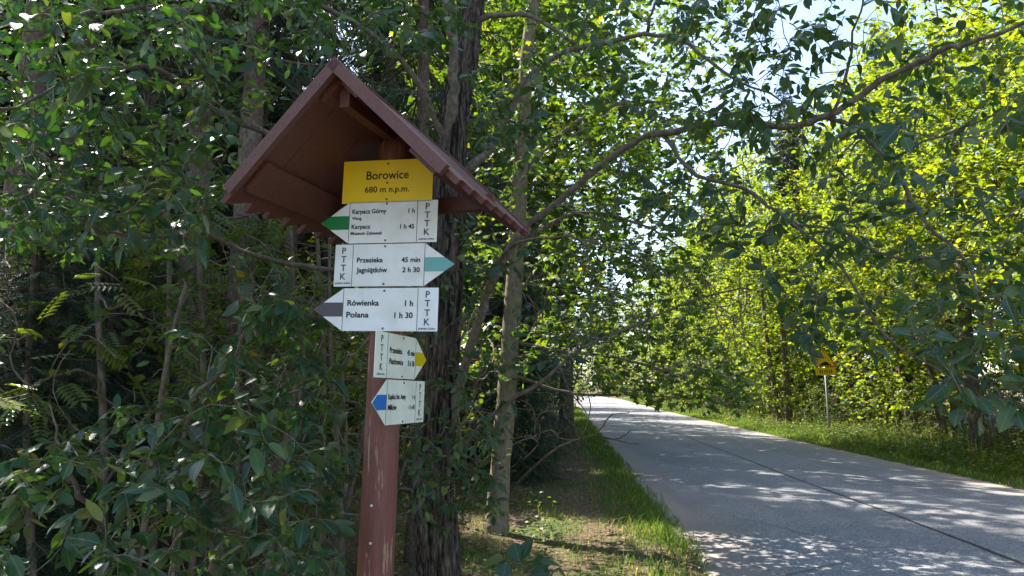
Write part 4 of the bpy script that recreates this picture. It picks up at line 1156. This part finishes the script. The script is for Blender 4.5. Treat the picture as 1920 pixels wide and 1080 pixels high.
# sprig with round leaves in the foreground
def sprig():
    rng = np.random.default_rng(9)
    b = np.array([.10, 2.75, 0.]); b[2] = float(zg(b[0], b[1]))
    root = thing('alder_sapling', 'thin sapling with round dark leaves beside the foot of the signpost', 'sapling', b)
    q = spline(np.vstack([[b + [0, 0, -.05]], [b + [.02, -.02, .4]], pl((1015, 1120, 2.7), (985, 1065, 2.65), (950, 1050, 2.6))]), 18)
    q2 = spline(pl((1015, 1120, 2.7), (1035, 1075, 2.62), (1055, 1062, 2.56)), 8)
    g = Geo(); g.tube(q, np.linspace(.008, .0018, 18), 6); g.tube(q2, np.linspace(.004, .0015, 8), 5)
    add('stem', g.build('stem', M['branch_bark'], True, b), root)
    tm = blade_leaf(.42, .12, .12, seed=7, wave=.02, pet=.12)
    me = mesh('leaf', tm[0], [tm[1]], M['willow'], smooth=True)
    for px, py, s_ in ((930, 1052, 0.095), (955, 1040, 0.088), (972, 1058, 0.081), (990, 1042, 0.101), (1008, 1060, 0.095), (1022, 1052, 0.095), (1040, 1072, 0.081), (1005, 1075, 0.081), (1060, 1072, 0.068), (945, 1062, 0.068)):
        c = P(px, py, rng.uniform(2.5, 2.65)); i = int(np.argmin(np.linalg.norm(np.vstack([q, q2]) - c, axis=1))); a = np.vstack([q, q2])[i]
        d = norm(c - a + rng.normal(0, .01, 3)); n = norm(np.array([0, -.35, 1]) + rng.normal(0, .35, 3)); n = norm(n - (n @ d) * d); bb = np.cross(d, n)
        o = add('leaf', me, root)
        o.matrix_local = Matrix.Translation(Vector(a - b)) @ Matrix(((bb[0], d[0], n[0], 0), (bb[1], d[1], n[1], 0), (bb[2], d[2], n[2], 0), (0, 0, 0, 1))) @ Matrix.Diagonal((s_,) * 3 + (1,))
sprig()

# ================================================================== WARNING SIGN ACROSS THE ROAD
def warning_sign():
    Y = 25.0; x = (1538 - 960) / F * Y / CP
    b = np.array(G0(x, Y))
    root = thing('road_sign', 'yellow triangular warning sign with a small plate on a grey pole across the road', 'road sign', b)
    tz = P(1538, 655, Y)[2]
    g = Geo(); g.tube([b + [0, 0, -.2], b + [0, 0, 1], [b[0] - .02, Y, tz - .08]], [.032, .032, .032], 10)
    add('pole', g.build('pole', M['galv'], True, b), root)
    u = norm(np.array([math.cos(.12), -math.sin(.12), 0])); v = np.array([0, 0, 1.]); n = np.cross(u, v)
    c = np.array([b[0] - .01, Y - .045, tz])
    def tri(sd):                                                   # rounded triangle, apex up, side length sd, top at 0
        hh = sd * .866; return [(-sd * .04, -sd * .0), (-sd * .5, -hh * .955), (-sd * .46, -hh), (sd * .46, -hh), (sd * .5, -hh * .955), (sd * .04, -sd * .0)]
    g = Geo(); g.prism(tri(.70), c, u, v, -n * .004); t = add('triangle', g.build('triangle', M['signred'], False, b), root)
    g = Geo(); g.prism(tri(.60), c - v * .055 + n * .001, u, v, n * .001); add('yellow_face', g.build('yellow_face', M['signyellow'], False, b), t)
    g = Geo(); hump = [(-.2, -.53)] + [(a, -.53 + .10 * math.cos(a / .16 * math.pi / 2)) for a in np.linspace(-.16, .16, 9)] + [(.2, -.53), (.2, -.56), (-.2, -.56)]
    g.prism(hump, c + n * .0025, u, v, n * .001); add('pictogram', g.build('pictogram', M['ink'], False, b), t)
    pc = c - v * .64
    g = Geo(); g.prism([(-.33, 0), (.33, 0), (.33, -.26), (-.33, -.26)], pc, u, v, -n * .004); p = add('plate', g.build('plate', M['signyellow'], False, b), root)
    g = Geo()
    for a in (-.2, -.13, -.04, .03, .11, .18):
        g.box(pc + u * a - v * .19 + n * .001, u * .03, v * .12, n * .001)
    add('lettering', g.build('lettering', M['ink'], False, b), p)
warning_sign()

# ================================================================== GRASS, LITTER, DEAD TWIGS
def blades(name, label, cat, mat, pts, hgt, wid, seed, lean=.5):
    rng = np.random.default_rng(seed); n = len(pts)
    z = zg(pts[:, 0], pts[:, 1]) - .015
    p = np.stack([pts[:, 0], pts[:, 1], z], 1)
    a = rng.uniform(0, 6.28, n); ln = np.abs(rng.normal(0, lean, n)) + .1
    d = np.stack([np.cos(a), np.sin(a), np.zeros(n)], 1); sd = np.stack([-np.sin(a + rng.normal(0, .8, n)), np.cos(a), np.zeros(n)], 1)
    h = hgt; w_ = wid
    mid = p + d * (ln * h * .35)[:, None] + np.array([0, 0, 1]) * (h * .62)[:, None]
    tip = p + d * (ln * h * 1.0)[:, None] + np.array([0, 0, 1]) * (h * (1 - .3 * np.minimum(ln, 1)))[:, None]
    V = np.stack([p - sd * w_[:, None] / 2, p + sd * w_[:, None] / 2, mid + sd * w_[:, None] * .38, mid - sd * w_[:, None] * .38, tip], 1)
    i = np.arange(n)[:, None] * 5
    Q = i + np.array([[0, 1, 2, 3]]); T3 = i + np.array([[3, 2, 4]])
    me = mesh(name, V.reshape(-1, 3), [Q, T3], mat, np.repeat(rng.uniform(0, 1, n), 5))
    o = add(name, me, stuff=True); o['label'] = label; o['category'] = cat
    return o
def scatter(rng, n, s0, s1, t0, t1, pw=1.0):
    s_ = s0 + (s1 - s0) * rng.uniform(0, 1, n) ** pw; t_ = rng.uniform(t0, t1, n)
    return s_, t_
rng = np.random.default_rng(55)
def clumpy(rng, s_, t_, thr):
    f = .5 + .25 * np.sin(s_ * 2.1 + 3 * np.sin(t_ * 1.7)) + .25 * np.sin(t_ * 4.3 + s_ * .9 + 1.3)
    return f + rng.uniform(-.25, .25, len(s_)) > thr
# left verge strip
s1, t1 = scatter(rng, 70000, 3.5, 60, .35, 1.42, 1.9)
e = np.exp(-((t1 - 1.1) / .34) ** 2)
k = rng.uniform(0, 1, len(s1)) < np.clip(e + .03, 0, 1)
k &= clumpy(rng, s1, t1 * .6, .2)
s1, t1 = s1[k], t1[k]; x, y = xy(s1, t1)
blades('roadside_grass', 'green grass strip along the left edge of the road', 'grass', M['grass'], np.stack([x, y], 1), rng.uniform(.05, .15, len(x)) * (1 + .7 * (rng.uniform(0, 1, len(x)) > .93)), .005 + .0007 * s1 * .5, 1)
# right verge
s2, t2 = scatter(rng, 110000, 7, 95, 7.42, 10.6, 1.9)
x, y = xy(s2, t2)
blades('verge_grass', 'lush green grass verge on the far side of the road', 'grass', M['grass'], np.stack([x, y], 1), rng.uniform(.08, .22, len(x)) * (.6 + .5 * np.clip((t2 - 7.4) / 1.5, 0, 1.4)), .006 + .0009 * s2 * .5, 2)
# dry stalks on the right verge
s3, t3 = scatter(rng, 800, 14, 60, 9.0, 10.6, 1.3)
k = clumpy(rng, s3 * .5, t3 * .4, .66); s3, t3 = s3[k], t3[k]
x, y = xy(s3, t3)
blades('dry_grass', 'tall straw-coloured stalks in front of the wood across the road', 'grass', M['dry'], np.stack([x, y], 1), rng.uniform(.4, .95, len(x)), .008 + .0004 * s3, 3, .12)
# forest floor grass
s4, t4 = scatter(rng, 60000, 3.0, 30, -14, .7, 1.6)
k = clumpy(rng, s4, t4, .58) & ((t4 < -2.2) | (s4 > 16) | (rng.uniform(0, 1, len(s4)) < .12)); s4, t4 = s4[k], t4[k]
x, y = xy(s4, t4)
blades('forest_grass', 'thin pale grass on the forest floor under the trees', 'grass', M['fgrass'], np.stack([x, y], 1), rng.uniform(.06, .24, len(x)), .004 + .0008 * s4 * .5, 4, .8)
s5, t5 = scatter(rng, 7000, 4.0, 13, -1.8, .8, 1.3)
k = clumpy(rng, s5 * .8, t5 * 1.5, .45); s5, t5 = s5[k], t5[k]
x, y = xy(s5, t5)
blades('tufted_grass', 'sparse grass tufts on the trodden verge by the pale trunk', 'grass', M['grass'], np.stack([x, y], 1), rng.uniform(.05, .2, len(x)), np.full(len(x), .005), 6, .8)
# herbs on the right verge and forest floor
def herbs(name, label, pts, hgt, size, mat, seed, tmpl=DIA_T, per=9):
    rng = np.random.default_rng(seed); g = Geo(); n = len(pts)
    z = zg(pts[:, 0], pts[:, 1])
    P_ = np.repeat(np.stack([pts[:, 0], pts[:, 1], z], 1), per, 0); m = len(P_)
    hh = np.repeat(hgt, per) * rng.uniform(.15, 1, m); a = rng.uniform(0, 6.28, m)
    P_ = P_ + np.stack([rng.normal(0, .05, m), rng.normal(0, .05, m), hh], 1)
    d = np.stack([np.cos(a), np.sin(a), rng.uniform(-.3, .5, m)], 1); nn = np.array([0, 0, 1.]) + rng.normal(0, .35, (m, 3))
    g.leaves(tmpl, P_, d, nn, np.repeat(size, per) * rng.uniform(.6, 1.3, m), rng.uniform(0, 1, m))
    o = add(name, g.build(name, mat), stuff=True); o['label'] = label; o['category'] = 'plants'
s6, t6 = scatter(rng, 7500, 8, 80, 8.0, 11.8, 1.7)
x, y = xy(s6, t6)
herbs('roadside_herbs', 'leafy weeds along the edge of the wood across the road', np.stack([x, y], 1), rng.uniform(.15, .55, len(x)), np.full(len(x), .06) + .0008 * s6, M['shrub'], 7)
s7, t7 = scatter(rng, 3500, 4.5, 30, -13, -.2, 1.3)
k = clumpy(rng, s7, t7, .5); s7, t7 = s7[k], t7[k]
x, y = xy(s7, t7)
herbs('forest_herbs', 'low leafy plants on the forest floor behind the signpost', np.stack([x, y], 1), rng.uniform(.08, .4, len(x)), np.full(len(x), .05) + .001 * s7, M['shrub'], 8)
s8, t8 = scatter(rng, 30000, 3.0, 20, -8, 1.3, 1.6)
x, y = xy(s8, t8)
def litter():
    rng = np.random.default_rng(12); g = Geo(); n = len(x); a = rng.uniform(0, 6.28, n)
    p = np.stack([x, y, zg(x, y) + .012 + rng.uniform(0, .015, n)], 1)
    d = np.stack([np.cos(a), np.sin(a), rng.normal(0, .15, n)], 1); nn = np.array([0, 0, 1.]) + rng.normal(0, .3, (n, 3))
    g.leaves(DIA_T, p, d, nn, rng.uniform(.02, .06, n), rng.uniform(0, 1, n))
    o = add('leaf_litter', g.build('leaf_litter', M['litter']), stuff=True); o['label'] = 'brown fallen leaves scattered on the verge and forest floor'; o['category'] = 'leaf litter'
litter()
# fallen dead branch reaching over the road edge
def dead_branch():
    Y = 10.0; b = np.array(G0(*xy(10.6, -.75)))
    root = thing('dead_branch', 'bare dead branch lying on the left verge and reaching over the road', 'branch', b)
    def L3(a, r0, nm='limb'):
        q = spline(a, 14); g = Geo(); g.tube(q + np.random.default_rng(3).normal(0, .006, q.shape), np.linspace(r0, .006, 14), 6)
        add(nm, g.build(nm, M['maple_bark'], True, b), root)
    L3(np.vstack([[b + [0, 0, -.05]], [b + [.03, -.1, .25]], pl((1030, 850, Y), (1080, 824, Y), (1122, 818, Y), (1165, 828, 9.9), (1200, 833, 9.8))]), .022, 'stem')
    L3(pl((1118, 819, Y), (1135, 790, 10), (1150, 778, 9.95), (1182, 774, 9.9)), .012)
    L3(pl((1126, 819, Y), (1150, 823, 9.8), (1170, 818, 9.75), (1184, 806, 9.7)), .014)
dead_branch()
